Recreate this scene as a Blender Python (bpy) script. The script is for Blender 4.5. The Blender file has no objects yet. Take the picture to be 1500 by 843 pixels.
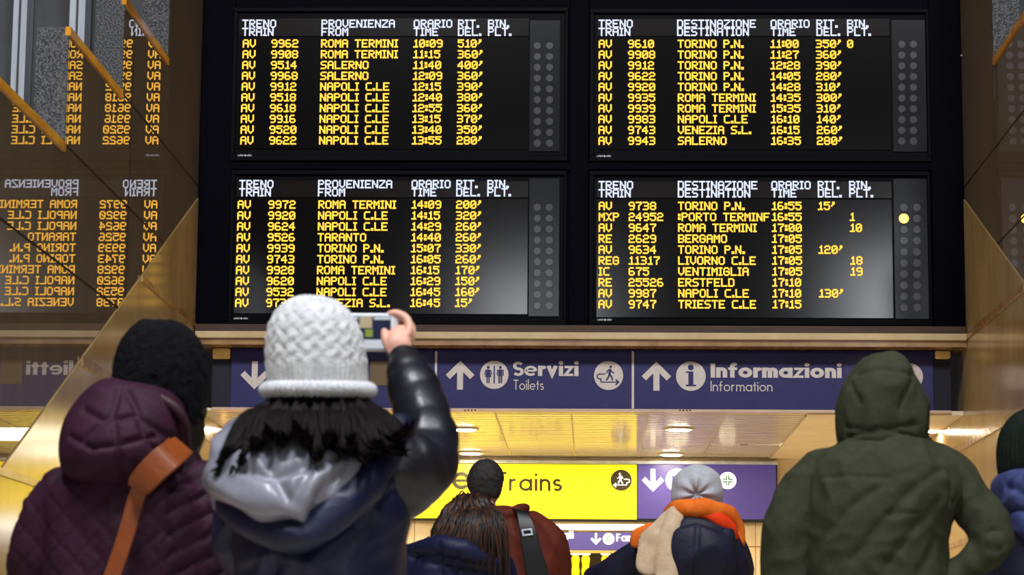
import bpy, bmesh, math, random
import numpy as np
from mathutils import Vector, Matrix
PI = math.pi
S = bpy.context.scene
C = S.collection
random.seed(7)

# ------------------------------------------------------------------ camera
F = 3600.0                     # focal length in pixels of a 1500 x 843 frame
EYE = Vector((0, 0, 0.70))
AXIS_PX = (865.0, 980.0)       # where the passage axis (+Y) meets the picture
ROLL = math.radians(0.46)

def cam_rot(yaw, pitch):
    return (Matrix.Rotation(yaw, 3, 'Z') @ Matrix.Rotation(PI/2 + pitch, 3, 'X') @ Matrix.Rotation(ROLL, 3, 'Z'))

def project(R, v):
    c = R.transposed() @ (Vector(v) - EYE)
    return (750 + F*c.x/-c.z, 421.5 - F*c.y/-c.z)

yaw, pitch = math.radians(1.8), math.radians(8.9)
for _ in range(12):
    R = cam_rot(yaw, pitch)
    u, v = project(R, EYE + Vector((0, 10, 0)))
    yaw += (AXIS_PX[0]-u)/F
    pitch += (AXIS_PX[1]-v)/F
ROT = cam_rot(yaw, pitch)

def ray(px, py):
    return ROT @ Vector(((px-750)/F, -(py-421.5)/F, -1))
def W(px, py, D):              # the point of the plane y = D seen at a pixel
    d = ray(px, py)
    return EYE + d*(D/d.y)
def WX(px, py, X):             # the point of the plane x = X seen at a pixel
    d = ray(px, py)
    return EYE + d*(X/d.x)

cam = bpy.data.cameras.new('camera')
cam.sensor_width = 36
cam.lens = F/1500*36
cam.clip_end = 200
cam.dof.use_dof = True
cam.dof.focus_distance = 19.5
cam.dof.aperture_fstop = 7.0
co = bpy.data.objects.new('camera', cam)
co.matrix_world = Matrix.Translation(EYE) @ ROT.to_4x4()
C.objects.link(co)
S.camera = co

S.view_settings.view_transform = 'Standard'
S.view_settings.look = 'None'
S.view_settings.gamma = 1
S.view_settings.use_curve_mapping = False
S.view_settings.exposure = 0.0

w = bpy.data.worlds.new('world')
S.world = w
w.use_nodes = True
w.node_tree.nodes['Background'].inputs[0].default_value = (0.75, 0.78, 0.9, 1)
w.node_tree.nodes['Background'].inputs[1].default_value = 0.02

def area(name, loc, target, size, power, col, size_y=None):
    l = bpy.data.lights.new(name, 'AREA')
    l.size = size
    if size_y:
        l.shape = 'RECTANGLE'; l.size_y = size_y
    l.energy = power
    l.color = col
    o = bpy.data.objects.new(name, l)
    o.location = loc
    o.rotation_euler = (Vector(target)-Vector(loc)).to_track_quat('-Z', 'Y').to_euler()
    C.objects.link(o)
    return o
# hall lighting: a run of high lamps over the hall, two unseen rear lamps added for the glow in the board glass
area('hall_lamp', (-2.5, 1.0, 14.8), (0, 10, 1), 3.0, 2500, (0.92, 0.95, 1.0))
area('hall_lamp', (4.5, 0.5, 14.8), (0, 10, 1), 3.0, 1550, (0.95, 0.96, 1.0))
area('rear_reflection_lamp', (5.7, -8, 7.2), (1, 19, 4), 1.6, 200, (0.9, 0.94, 1.0), 2.4)
area('rear_reflection_lamp', (-1.1, -8, 6.9), (-1, 19, 4), 1.8, 200, (0.9, 0.94, 1.0), 2.2)
area('passage_fill', (-.3, 21.2, 2.66), (-.3, 21.3, 0), 4.6, 165, (1.0, .88, .69), 2.6)  # added soft fill without a fixture, brightens the passage beyond its downlights
area('passage_fill', (-.1, 28.5, 2.25), (-.1, 28.6, 0), 1.6, 70, (1.0, .9, .7), 4)  # added fill, lifts the dark second passage
area('stair_lamp', (-6.0, 17, 9.5), (-5, 24.5, 6.5), 1.5, 110, (0.85, 0.92, 1.0))

# ------------------------------------------------------------------ materials
def lin(c):
    return tuple(((x/255)/12.92 if x/255 <= .04045 else ((x/255+.055)/1.055)**2.4) for x in c)

def principled(name, rgb, rough=.6, spec=.5, metal=0, ior=None, sheen=0, coat=0):
    m = bpy.data.materials.new(name)
    m.use_nodes = True
    p = m.node_tree.nodes['Principled BSDF']
    p.inputs['Base Color'].default_value = (*lin(rgb), 1)
    p.inputs['Roughness'].default_value = rough
    p.inputs['Specular IOR Level'].default_value = spec
    p.inputs['Metallic'].default_value = metal
    if ior: p.inputs['IOR'].default_value = ior
    if sheen: p.inputs['Sheen Weight'].default_value = sheen
    if coat: p.inputs['Coat Weight'].default_value = coat
    return m

def N(m, t, **kw):
    n = m.node_tree.nodes.new(t)
    for k, v in kw.items():
        if k in n.inputs: n.inputs[k].default_value = v
        else: setattr(n, k, v)
    return n

def mottled(name, a, b, scale=4, rough=.5, spec=.5, stretch=(1, 1, 1), bump=0, detail=6, bscale=None, ior=None, sheen=0, mid=(.35, .65)):
    """two-colour noise material in object space, optional bump"""
    m = principled(name, a, rough, spec, ior=ior, sheen=sheen)
    L = m.node_tree.links.new
    p = m.node_tree.nodes['Principled BSDF']
    tc = N(m, 'ShaderNodeTexCoord')
    mp = N(m, 'ShaderNodeMapping')
    mp.inputs['Scale'].default_value = stretch
    no = N(m, 'ShaderNodeTexNoise', Scale=scale, Detail=detail, Roughness=.6)
    cr = N(m, 'ShaderNodeValToRGB')
    cr.color_ramp.elements[0].position = mid[0]
    cr.color_ramp.elements[0].color = (*lin(a), 1)
    cr.color_ramp.elements[1].position = mid[1]
    cr.color_ramp.elements[1].color = (*lin(b), 1)
    L(tc.outputs['Object'], mp.inputs[0]); L(mp.outputs[0], no.inputs['Vector'])
    L(no.outputs['Fac'], cr.inputs[0]); L(cr.outputs[0], p.inputs['Base Color'])
    if bump:
        n2 = N(m, 'ShaderNodeTexNoise', Scale=bscale or scale*4, Detail=4)
        L(tc.outputs['Object'], n2.inputs['Vector'])
        bu = N(m, 'ShaderNodeBump', Strength=bump, Distance=.01)
        L(n2.outputs['Fac'], bu.inputs['Height']); L(bu.outputs[0], p.inputs['Normal'])
    return m

def glow(name, rgb, s):
    m = principled(name, (0, 0, 0), .6, .2)
    p = m.node_tree.nodes['Principled BSDF']
    p.inputs['Emission Color'].default_value = (*rgb, 1)
    p.inputs['Emission Strength'].default_value = s
    return m

def backlit(name, rgb, s):
    m = principled(name, rgb, .35, .4)
    p = m.node_tree.nodes['Principled BSDF']
    p.inputs['Emission Color'].default_value = (*lin(rgb), 1)
    p.inputs['Emission Strength'].default_value = s
    return m

M = {}
M['housing'] = mottled('housing_black_paint', (1, 1, 8), (3, 3, 12), 30, .6, .03)
M['bezel'] = principled('bezel_black_metal', (2, 2, 5), .5, .05)
M['screen'] = mottled('display_matrix', (9, 7, 7), (13, 10, 10), 60, .13, .4)
M['screen_head'] = mottled('display_header_matrix', (22, 17, 16), (27, 21, 19), 60, .15, .4)
M['lamp_panel'] = mottled('lamp_panel_film', (6, 6, 13), (9, 9, 17), 40, .2, .3)
M['lamp_off'] = principled('lamp_lens_off', (44, 43, 47), .22, .6)
M['lamp_on'] = glow('lamp_lens_lit', (1.0, .46, .05), 7)
M['amber'] = glow('amber_leds', (1.0, .50, .045), 1.9)
M['white_led'] = glow('white_leds', (.74, .80, 1.0), 1.15)
M['label_ink'] = principled('label_ink', (200, 200, 205), .5)
M['granite_dark'] = mottled('polished_brown_granite', (112, 95, 74), (124, 105, 82), 5, .012, .8, (1, 1, .35), ior=1.75)
M['marble'] = mottled('yellow_marble', (152, 122, 72), (192, 164, 112), 1.6, .16, .32, (1, 1, .55), mid=(.3, .7))
M['marble_band'] = mottled('brown_marble', (134, 98, 58), (168, 130, 82), 5, .25, .5)
M['joint'] = principled('joint_grout', (44, 30, 16), .8, .2)
M['coping'] = mottled('amber_reflection_stone', (190, 118, 24), (226, 158, 48), 14, .2, .6, (1, .3, 1))  # orange of the reflected board text is put into the stone colour
M['granite'] = mottled('grey_granite', (44, 44, 46), (96, 96, 98), 95, .8, .3, detail=3, mid=(.42, .58))
M['granite_wall'] = mottled('grey_stone_wall', (72, 72, 72), (96, 97, 98), 1.2, .7, .3)
M['metal_pale'] = mottled('pale_metal', (176, 182, 192), (205, 210, 218), 3, .45, .6, (4, 4, .3))
M['wood'] = mottled('brown_frame', (52, 28, 14), (74, 42, 20), 5, .5, .4, (.4, 4, 4))
M['ledge'] = mottled('cream_stone', (188, 162, 116), (204, 180, 136), 6, .45, .4)
M['sign_navy'] = mottled('navy_sign_film', (31, 28, 84), (35, 33, 92), 8, .5, .35)
M['sign_patch'] = principled('navy_sign_patch', (44, 43, 92), .5, .35)
M['sign_end'] = principled('sign_end_black', (12, 12, 30), .5, .3)
M['vinyl'] = mottled('pale_vinyl', (198, 186, 178), (206, 196, 188), 20, .5, .4)
M['brown_tape'] = principled('brown_tape', (104, 86, 60), .6, .3)
M['foam'] = mottled('foam_block', (240, 196, 110), (250, 220, 150), 9, .8, .2, bump=.6)
M['trim_metal'] = mottled('pink_grey_metal', (190, 160, 138), (206, 178, 156), 4, .3, .6)
M['ceil'] = mottled('glossy_ceiling_slat', (240, 232, 214), (246, 240, 224), 3, .13, .2)
M['ceil_joint'] = principled('ceiling_joint', (188, 170, 136), .5)
M['plaster'] = mottled('cream_plaster', (228, 210, 172), (238, 224, 190), 3, .5, .4)
M['cream_stone'] = mottled('cream_travertine', (220, 196, 148), (238, 220, 180), 5, .35, .4, (1, 1, .5))
M['floor'] = mottled('terrazzo_floor', (176, 168, 152), (200, 192, 176), 30, .3, .5)
M['yellow'] = backlit('backlit_yellow', (255, 226, 16), .95)
M['far_navy'] = backlit('backlit_violet_navy', (66, 54, 120), .6)
M['far_white'] = backlit('backlit_white', (255, 252, 244), .95)
M['far_black'] = principled('sign_print_black', (52, 44, 14), .5)
M['far_green'] = principled('sign_print_green', (30, 120, 70), .5)
M['black'] = principled('black_plastic', (8, 8, 9), .45, .4)
M['dark_vent'] = principled('dark_vent', (60, 40, 20), .6)
M['lamp_white'] = glow('downlight_diffuser', (1.0, .86, .62), 170)
M['tube_white'] = glow('tube_light', (1.0, .96, .86), 14)
M['shop_yellow'] = backlit('lit_yellow_column', (250, 214, 20), .8)
M['olive'] = mottled('olive_shopfront', (70, 62, 22), (96, 84, 34), 3, .5, .4)
M['brass'] = principled('brass', (190, 156, 84), .3, .5, .8)

M['skin'] = mottled('skin', (206, 152, 130), (222, 172, 150), 9, .5, .4)
M['eye'] = principled('eye', (235, 232, 226), .2)
M['trousers'] = mottled('dark_denim', (22, 24, 36), (30, 33, 48), 20, .8, .2, bump=.2)
M['shoe'] = principled('shoe_leather', (18, 16, 15), .4)
M['plum'] = mottled('plum_quilt', (40, 12, 30), (50, 17, 38), 12, .68, .2, bump=.25, bscale=120)
M['plum_trim'] = principled('plum_trim', (52, 26, 33), .6, .3)
M['fur_black'] = mottled('black_wool', (5, 5, 9), (12, 12, 20), 60, .9, .15, bump=.8, bscale=160)
M['hair_black'] = mottled('black_hair', (8, 6, 7), (18, 14, 14), 60, .45, .4, (1, 1, .1))
M['strap_orange'] = mottled('tan_leather', (116, 54, 13), (134, 64, 18), 9, .5, .4, bump=.15, bscale=80)
M['knit_white'] = mottled('white_knit', (190, 191, 193), (212, 213, 214), 30, .9, .15, bump=.5, bscale=170, sheen=.2)
M['hair_brown'] = mottled('dark_brown_hair', (7, 4, 4), (17, 9, 8), 70, .6, .1, (1, 1, .08))
M['satin'] = mottled('silver_satin', (110, 110, 122), (130, 130, 142), 5, .34, .5, bump=.15, bscale=30)
M['navy_coat'] = mottled('navy_nylon', (12, 15, 42), (18, 22, 56), 7, .46, .35, bump=.15, bscale=60)
M['sleeve_black'] = mottled('black_nylon', (15, 15, 22), (22, 22, 31), 9, .38, .45, bump=.12, bscale=50)
M['phone_white'] = principled('phone_white', (222, 226, 232), .25, .6)
M['rust'] = mottled('rust_jacket', (74, 24, 10), (90, 31, 14), 10, .75, .25, bump=.2, bscale=90)
M['hair_short'] = mottled('short_dark_hair', (20, 18, 17), (40, 36, 33), 120, .6, .35, bump=.5, bscale=260)
M['hair_auburn'] = mottled('auburn_hair', (18, 10, 7), (84, 44, 18), 45, .5, .3, (1, 1, .05), mid=(.45, .75))
M['puffer_navy'] = mottled('navy_puffer', (12, 14, 42), (17, 20, 54), 8, .55, .25, bump=.15, bscale=70)
M['felt_grey'] = mottled('grey_knit', (158, 158, 164), (178, 178, 184), 26, .9, .15, bump=.4, bscale=210, sheen=.2)
M['scarf_beige'] = mottled('beige_wool', (178, 152, 122), (196, 172, 142), 18, .9, .15, bump=.3, bscale=150)
M['scarf_orange'] = mottled('orange_wool', (204, 92, 24), (222, 112, 36), 14, .85, .15, bump=.3, bscale=150)
M['scarf_red'] = principled('red_wool', (214, 56, 16), .85, .15)
M['midnight'] = mottled('midnight_coat', (12, 12, 30), (18, 18, 42), 12, .6, .3, bump=.2, bscale=80)
M['olive_parka'] = mottled('olive_cotton', (44, 47, 32), (52, 54, 38), 26, .8, .2, bump=.3, bscale=220)
M['beanie_green'] = mottled('dark_green_knit', (15, 22, 17), (22, 30, 23), 30, .9, .15, bump=.5, bscale=170)
M['denim'] = mottled('blue_denim', (34, 40, 80), (62, 70, 112), 18, .8, .2, bump=.3, bscale=160)

# ------------------------------------------------------------------ mesh helpers
ORI = {}
def put(name, verts, faces, mat, parent=None, smooth=False, mats=None, midx=None):
    o0 = ORI.get(parent.name, Vector((0, 0, 0))) if parent else Vector((0, 0, 0))
    me = bpy.data.meshes.new(name)
    me.from_pydata([tuple(Vector(v)-o0) for v in verts], [], faces)
    for m in (mats or [mat]): me.materials.append(m)
    if midx is not None: me.polygons.foreach_set('material_index', midx)
    if smooth: me.polygons.foreach_set('use_smooth', [True]*len(me.polygons))
    me.update()
    ob = bpy.data.objects.new(name, me)
    C.objects.link(ob)
    if parent:
        ob.parent = parent
    ORI[ob.name] = o0
    return ob

def thing(name, loc, label, cat, group=None):
    o = bpy.data.objects.new(name, None)
    o.location = loc
    o.empty_display_size = .2
    C.objects.link(o)
    ORI[o.name] = Vector(loc)
    o['label'] = label; o['category'] = cat
    if group: o['group'] = group
    return o

def tag(o, label, cat, group=None):
    o['label'] = label; o['category'] = cat
    if group: o['group'] = group
    return o

class MB:
    def __init__(s): s.v = []; s.f = []
    def add(s, vf):
        k = len(s.v)
        s.v += [tuple(p) for p in vf[0]]
        s.f += [tuple(i+k for i in f) for f in vf[1]]
        return s
    def box(s, x0, x1, y0, y1, z0, z1):
        v = [(x, y, z) for z in (z0, z1) for y in (y0, y1) for x in (x0, x1)]
        return s.add((v, [(0, 2, 3, 1), (4, 5, 7, 6), (0, 1, 5, 4), (2, 6, 7, 3), (0, 4, 6, 2), (1, 3, 7, 5)]))
    def poly_yz(s, pts, x0, x1):          # prism of a (y, z) outline between two x
        n = len(pts)
        v = [(x0, y, z) for y, z in pts]+[(x1, y, z) for y, z in pts]
        f = [tuple(range(n))[::-1], tuple(range(n, 2*n))]+[(i, (i+1) % n, n+(i+1) % n, n+i) for i in range(n)]
        return s.add((v, f))
    def poly_xz(s, pts, y, th=.002):      # thin plate facing the camera side
        n = len(pts)
        v = [(x, y, z) for x, z in pts]+[(x, y+th, z) for x, z in pts]
        f = [tuple(range(n)), tuple(range(n, 2*n))[::-1]]+[(i, n+i, n+(i+1) % n, (i+1) % n) for i in range(n)]
        return s.add((v, f))
    def build(s, name, mat, parent=None, smooth=False):
        return put(name, s.v, s.f, mat, parent, smooth)

def struct(name, mb, mat, smooth=False):
    o = mb.build(name, mat, None, smooth)
    o['kind'] = 'structure'
    return o

def bevel(o, wd=.01, seg=2):
    b = o.modifiers.new('bevel', 'BEVEL'); b.width = wd; b.segments = seg; b.limit_method = 'ANGLE'
    return o

def catmull(pts, n):
    P = [np.array(p, float) for p in pts]
    P = [2*P[0]-P[1]]+P+[2*P[-1]-P[-2]]
    out = []
    for i in range(1, len(P)-2):
        for k in range(n):
            t = k/n
            a, b, c, d = P[i-1], P[i], P[i+1], P[i+2]
            out.append(.5*((2*b)+(-a+c)*t+(2*a-5*b+4*c-d)*t*t+(-a+3*b-3*c+d)*t**3))
    out.append(P[-2])
    return out

def tube(pts, radii, n=6, seg=16, flat=1.0, wob=None):
    """closed tube with rounded ends along a smooth path; flat squeezes it along y"""
    q = catmull([tuple(p)+(r,) for p, r in zip([tuple(p) for p in pts], radii)], n)
    P = [Vector(p[:3]) for p in q]; Rr = [float(p[3]) for p in q]
    if wob: Rr = [r*wob(i/(len(Rr)-1)) for i, r in enumerate(Rr)]
    T = [(P[min(i+1, len(P)-1)]-P[max(i-1, 0)]).normalized() for i in range(len(P))]
    up = Vector((0, 1, 0)) if abs(T[0].y) < .9 else Vector((1, 0, 0))
    nrm = (up-T[0]*up.dot(T[0])).normalized()
    rings = []
    def ring(c, t, nn, r):
        b = t.cross(nn)
        rings.append([c+(nn*math.cos(a)*flat+b*math.sin(a))*r for a in [2*PI*k/seg for k in range(seg)]])
    for k in (1, 2):
        e = math.radians(90-28*k)
        ring(P[0]-T[0]*Rr[0]*math.sin(e), T[0], nrm, Rr[0]*math.cos(e))
    for i in range(len(P)):
        nrm = (nrm-T[i]*nrm.dot(T[i])).normalized()
        ring(P[i], T[i], nrm, Rr[i])
    for k in (2, 1):
        e = math.radians(90-28*k)
        ring(P[-1]+T[-1]*Rr[-1]*math.sin(e), T[-1], nrm, Rr[-1]*math.cos(e))
    return skin_rings(rings)

def skin_rings(rings):
    seg = len(rings[0])
    v = [tuple(p) for r in rings for p in r]
    f = []
    for i in range(len(rings)-1):
        for k in range(seg):
            a, b = i*seg+k, i*seg+(k+1) % seg
            f.append((a, b, b+seg, a+seg))
    c0 = sum((Vector(p) for p in rings[0]), Vector())/seg
    c1 = sum((Vector(p) for p in rings[-1]), Vector())/seg
    k0 = len(v); v += [tuple(c0), tuple(c1)]
    L = (len(rings)-1)*seg
    for k in range(seg):
        f.append((k0, (k+1) % seg, k)); f.append((k0+1, L+k, L+(k+1) % seg))
    return v, f

def loft(rows, seg=40, power=2.3, n=5):
    """rows: (cx, cy, cz, rx, ry) horizontal rings, smoothed between"""
    q = catmull(rows, n)
    rings = []
    for cx, cy, cz, rx, ry in q:
        rx, ry = max(rx, .002), max(ry, .002)
        rg = []
        for k in range(seg):
            a = 2*PI*k/seg
            c, s = math.cos(a), math.sin(a)
            rg.append((cx+rx*math.copysign(abs(c)**(2/power), c), cy+ry*math.copysign(abs(s)**(2/power), s), cz))
        rings.append(rg)
    if rings[0][0][2] < rings[-1][0][2]: pass
    return skin_rings(rings)

def ploft(rows, D, **kw):
    """rows in picture measures at depth D: (py, px_left, px_right, back, front) -> loft; back/front in metres off the plane y = D"""
    out = []
    for py, a, b, bk, fr in rows:
        p, q = W(a, py, D), W(b, py, D)
        out.append(((p.x+q.x)/2, D+(fr-bk)/2, (p.z+q.z)/2, abs(q.x-p.x)/2, (bk+fr)/2))
    return loft(out, **kw)

def ball(c, r, rot=None, seg=24, rings=14):
    c = Vector(c)
    rr = []
    for i in range(1, rings):
        th = PI*i/rings
        rr.append([Vector((r[0]*math.sin(th)*math.cos(2*PI*k/seg), r[1]*math.sin(th)*math.sin(2*PI*k/seg), r[2]*math.cos(th))) for k in range(seg)])
    rr = [[(rot @ p if rot else p)+c for p in g] for g in rr]
    top = c+(rot @ Vector((0, 0, r[2])) if rot else Vector((0, 0, r[2])))
    v, f = skin_rings(rr)
    v[-2] = tuple(top); v[-1] = tuple(2*c-top)
    return v, f

def fuse(shapes, voxel=.01, smooth=3):
    """union of closed shapes as ONE continuous surface -> (verts ndarray, faces)"""
    mb = MB()
    for s in shapes: mb.add(s)
    me = bpy.data.meshes.new('tmp')
    me.from_pydata(mb.v, [], mb.f)
    bm = bmesh.new(); bm.from_mesh(me)
    bmesh.ops.recalc_face_normals(bm, faces=bm.faces)
    bm.to_mesh(me); bm.free()
    ob = bpy.data.objects.new('tmp', me)
    C.objects.link(ob)
    r = ob.modifiers.new('r', 'REMESH'); r.mode = 'VOXEL'; r.voxel_size = voxel; r.adaptivity = 0
    dg = bpy.context.evaluated_depsgraph_get()
    ev = ob.evaluated_get(dg)
    em = ev.to_mesh()
    n = len(em.vertices)
    v = np.empty(n*3); em.vertices.foreach_get('co', v); v = v.reshape(-1, 3)
    e = np.empty(len(em.edges)*2, int); em.edges.foreach_get('vertices', e); e = e.reshape(-1, 2)
    f = [tuple(p.vertices) for p in em.polygons]
    ev.to_mesh_clear()
    bpy.data.objects.remove(ob); bpy.data.meshes.remove(me)
    deg = np.bincount(e.ravel(), minlength=n)[:, None]
    for _ in range(smooth):
        acc = np.zeros_like(v)
        np.add.at(acc, e[:, 0], v[e[:, 1]]); np.add.at(acc, e[:, 1], v[e[:, 0]])
        v = v*.4+.6*acc/np.maximum(deg, 1)
    return v, f

def normals(v, f):
    n = np.zeros_like(v)
    q = np.array([t if len(t) == 4 else (t[0], t[1], t[2], t[2]) for t in f])
    fn = np.cross(v[q[:, 2]]-v[q[:, 0]], v[q[:, 3]]-v[q[:, 1]])
    for k in range(4): np.add.at(n, q[:, k], fn)
    return n/np.maximum(np.linalg.norm(n, axis=1, keepdims=True), 1e-9)

def disp(vf, fn):
    v, f = vf
    return v+normals(v, f)*fn(v)[:, None], f

def wrinkle(seed, amp, freq, aniso=(1, 1, 1)):
    rg = np.random.default_rng(seed)
    K = rg.normal(size=(9, 3))*freq*np.array(aniso); ph = rg.uniform(0, 6.28, 9)
    K2 = rg.normal(size=(3, 3))*freq*.45; ph2 = rg.uniform(0, 6.28, 3)
    def fn(v):
        wv = sum(np.sin(v@K2[i]+ph2[i]) for i in range(3))
        s = sum(np.sin(v@K[i]+ph[i]+1.3*wv) for i in range(9))/3
        return amp*(1-np.abs(np.clip(s, -1.6, 1.6)))
    return fn

def seams(lines, D, width=.008, depth=.006, soft=True):
    """grooves along picture-measured lines, on the side that faces the hall"""
    segs = []
    for ln in lines:
        for (a, b), (c, d) in zip(ln[:-1], ln[1:]):
            p, q = W(a, b, D), W(c, d, D)
            segs.append(((p.x, p.z), (q.x, q.z)))
    def fn(v):
        m = np.full(len(v), 9.0)
        P = v[:, [0, 2]]
        for p, q in segs:
            p = np.array(p); q = np.array(q); d = q-p
            t = np.clip(((P-p)@d)/max(d@d, 1e-9), 0, 1)
            m = np.minimum(m, np.linalg.norm(P-p-t[:, None]*d, axis=1))
        return -depth*np.exp(-(m/width)**2)*(v[:, 1] < D+.06)
    return fn

def plus(*fs):
    return lambda v: sum(f(v) for f in fs)

# ------------------------------------------------------------------ lettering
DOT = {
'A': '01110 10001 10001 11111 10001 10001 10001', 'B': '11110 10001 10001 11110 10001 10001 11110', 'C': '01111 10000 10000 10000 10000 10000 01111',
'D': '11110 10001 10001 10001 10001 10001 11110', 'E': '11111 10000 10000 11110 10000 10000 11111', 'F': '11111 10000 10000 11110 10000 10000 10000',
'G': '01110 10001 10000 10111 10001 10001 01110', 'I': '111 010 010 010 010 010 111', 'L': '10000 10000 10000 10000 10000 10000 11111',
'M': '10001 11011 10101 10101 10001 10001 10001', 'N': '10001 11001 11001 10101 10011 10011 10001', 'O': '01110 10001 10001 10001 10001 10001 01110',
'P': '11110 10001 10001 11110 10000 10000 10000', 'R': '11110 10001 10001 11110 10100 10010 10001', 'S': '01111 10000 10000 01110 00001 00001 11110',
'T': '11111 00100 00100 00100 00100 00100 00100', 'U': '10001 10001 10001 10001 10001 10001 01110', 'V': '10001 10001 10001 10001 10001 01010 00100',
'X': '10001 01010 00100 00100 00100 01010 10001', 'Z': '11111 00001 00010 00100 01000 10000 11111',
'0': '01110 10001 10011 10101 11001 10001 01110', '1': '0110 1110 0110 0110 0110 0110 1111'.replace('0110', '0010').replace('1110', '0110'),
'2': '01110 10001 00001 01110 10000 10000 11111', '3': '11110 00001 00001 01110 00001 00001 11110', '4': '00010 00110 01010 10010 11111 00010 00010',
'5': '11111 10000 11110 00001 00001 10001 01110', '6': '01110 10000 10000 11110 10001 10001 01110', '7': '11111 00001 00010 00100 00100 00100 00100',
'8': '01110 10001 10001 01110 10001 10001 01110', '9': '01110 10001 10001 01111 00001 00001 01110',
'.': '00 00 00 00 00 11 11', ':': '00 11 11 00 11 11 00', "'": '011 011 010 100 000 000 000', ' ': '0000 0000 0000 0000 0000 0000 0000'}

def dots(mb, text, x, ztop, y, p, maxw=None, fill=1.28):
    """dot-matrix text: every lit dot a small square facing the hall"""
    x0 = x
    h = p*fill/2
    for ch in text:
        rows = DOT[ch].split()
        for c in range(len(rows[0])):
            cx = x+(c+.5)*p
            if maxw and cx-x0 > maxw: return x
            for r in range(7):
                if rows[r][c] == '1':
                    cz = ztop-(r+.5)*p
                    mb.add(([(cx-h, y, cz-h), (cx+h, y, cz-h), (cx+h, y, cz+h), (cx-h, y, cz+h)], [(0, 1, 2, 3)]))
        x += (len(rows[0])+1)*p
    return x

def arc(cx, cy, r, a0, a1, n=18, ry=None):
    return [(cx+r*math.cos(math.radians(a0+(a1-a0)*k/n)), cy+(ry or r)*math.sin(math.radians(a0+(a1-a0)*k/n))) for k in range(n+1)]

def glyph(ch, w):
    """geometric sans letter as centre-line strokes (points, width) in units of cap height -> strokes, advance, dots"""
    bold = w > .15
    X = .72 if bold else .64
    h = w/2; r = X/2-h; R = X/2
    th = w*.72 if bold else w            # thinner strokes where bold letters close up
    g = th/2
    st, dt = [], []
    if ch == 'o': st = [arc(R, R, r, 0, 360, 28)]; adv = X
    elif ch == 'e': st = [(arc(R, R, R-g, 0, 315, 26), th), ([(g, R), (X-g, R)], th*.75)]; adv = X
    elif ch == 'c': st = [arc(R, R, r, 45, 315, 24)]; adv = X*.86
    elif ch == 'a': st = [arc(R, R, r, 0, 360, 28), [(X-h, 0), (X-h, X)]]; adv = X
    elif ch == 'g': st = [arc(R, R, r, 0, 360, 28), [(X-h, X), (X-h, 0)]+arc(R, 0, r, 0, -150, 14, r*.75)]; adv = X
    elif ch == 'b': st = [arc(R, R, r, 0, 360, 28), [(h, 0), (h, 1.05)]]; adv = X
    elif ch == 'd': st = [arc(R, R, r, 0, 360, 28), [(X-h, 0), (X-h, 1.05)]]; adv = X
    elif ch == 'u':
        k = .46+w*.5; q = (k-w)/2
        st = [[(h, X)]+arc(k/2, h+q, q, 180, 360, 14), [(k-h, 0), (k-h, X)]]; adv = k
    elif ch == 'n':
        k = .46+w*.5; q = (k-w)/2
        st = [[(h, 0), (h, X)], arc(k/2, X-h-q, q, 180, 0, 14)+[(k-h, 0)]]; adv = k
    elif ch == 'm':
        k = .40+w*.55; q = (k-w)/2
        st = [[(h, 0), (h, X)]]
        for j in (0, 1):
            x0 = j*(k-w)
            st.append(arc(x0+k/2, X-h-q, q, 180, 0, 14)+[(x0+k-h, 0)])
        adv = 2*k-w
    elif ch == 'r': st = [[(h, 0), (h, X)], arc(h+.2, X-h-.2, .2, 170, 75, 8)]; adv = .34+w*.3
    elif ch == 'i': st = [[(h, 0), (h, X)]]; dt = [(h, X+.21, max(h*1.12, .07))]; adv = w
    elif ch == 'l': st = [[(h, 0), (h, 1.05)]]; adv = w
    elif ch == 't': st = [[(.1+h, 0), (.1+h, .92)], ([(0, X-g), (.2+w, X-g)], th)]; adv = .2+w
    elif ch == 'f': st = [[(.1+h, 0), (.1+h, .8)]+arc(.1+h+.15, .8, .15, 180, 80, 8), ([(0, X-g), (.24+w, X-g)], th)]; adv = .25+w
    elif ch == 'v': k = .54+w*.5; st = [[(h*1.05, X), (k/2, h*.9), (k-h*1.05, X)]]; adv = k
    elif ch == 'z': st = [([(.03, X-g), (.50-g*.6, X-g), (g*.9, g), (.52, g)], th)]; adv = .53
    elif ch == 's':
        q = (X-th)/4
        st = [(arc(.22, X-g-q, .155, 40, 270, 14, q)+arc(.22, g+q, .165, 90, -140, 14, q), th)]; adv = .44
    elif ch == 'k': st = [[(h, 0), (h, 1.05)], ([(h, .26), (.44, X)], th), ([(h+.08, .32), (.48, 0)], th)]; adv = .50
    elif ch == 'S':
        q = (1-th)/4
        st = [(arc(.29, 1-g-q, .2, 35, 270, 16, q)+arc(.29, g+q, .22, 90, -145, 16, q), th*1.1)]; adv = .58
    elif ch == 'I': st = [[(h, 0), (h, 1)]]; adv = w
    elif ch == 'T': st = [([(0, 1-g), (.56, 1-g)], th), [(.28, 0), (.28, 1)]]; adv = .56
    elif ch == 'F': st = [[(h, 0), (h, 1)], ([(h, 1-g), (.52, 1-g)], th), ([(h, .5), (.48, .5)], th)]; adv = .52
    elif ch == 'B':
        q = (1-th)/4
        st = [[(h, 0), (h, 1)], ([(h, 1-g), (.30, 1-g)]+arc(.30, 1-g-q, q, 90, -90, 12)+[(h, .5)], th), ([(h, .5), (.32, .5)]+arc(.32, g+q, q*1.1, 90, -90, 12, q)+[(h, g)], th)]; adv = .62
    else: adv = .3
    return [t if isinstance(t, tuple) else (t, w) for t in st], adv, dt

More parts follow.
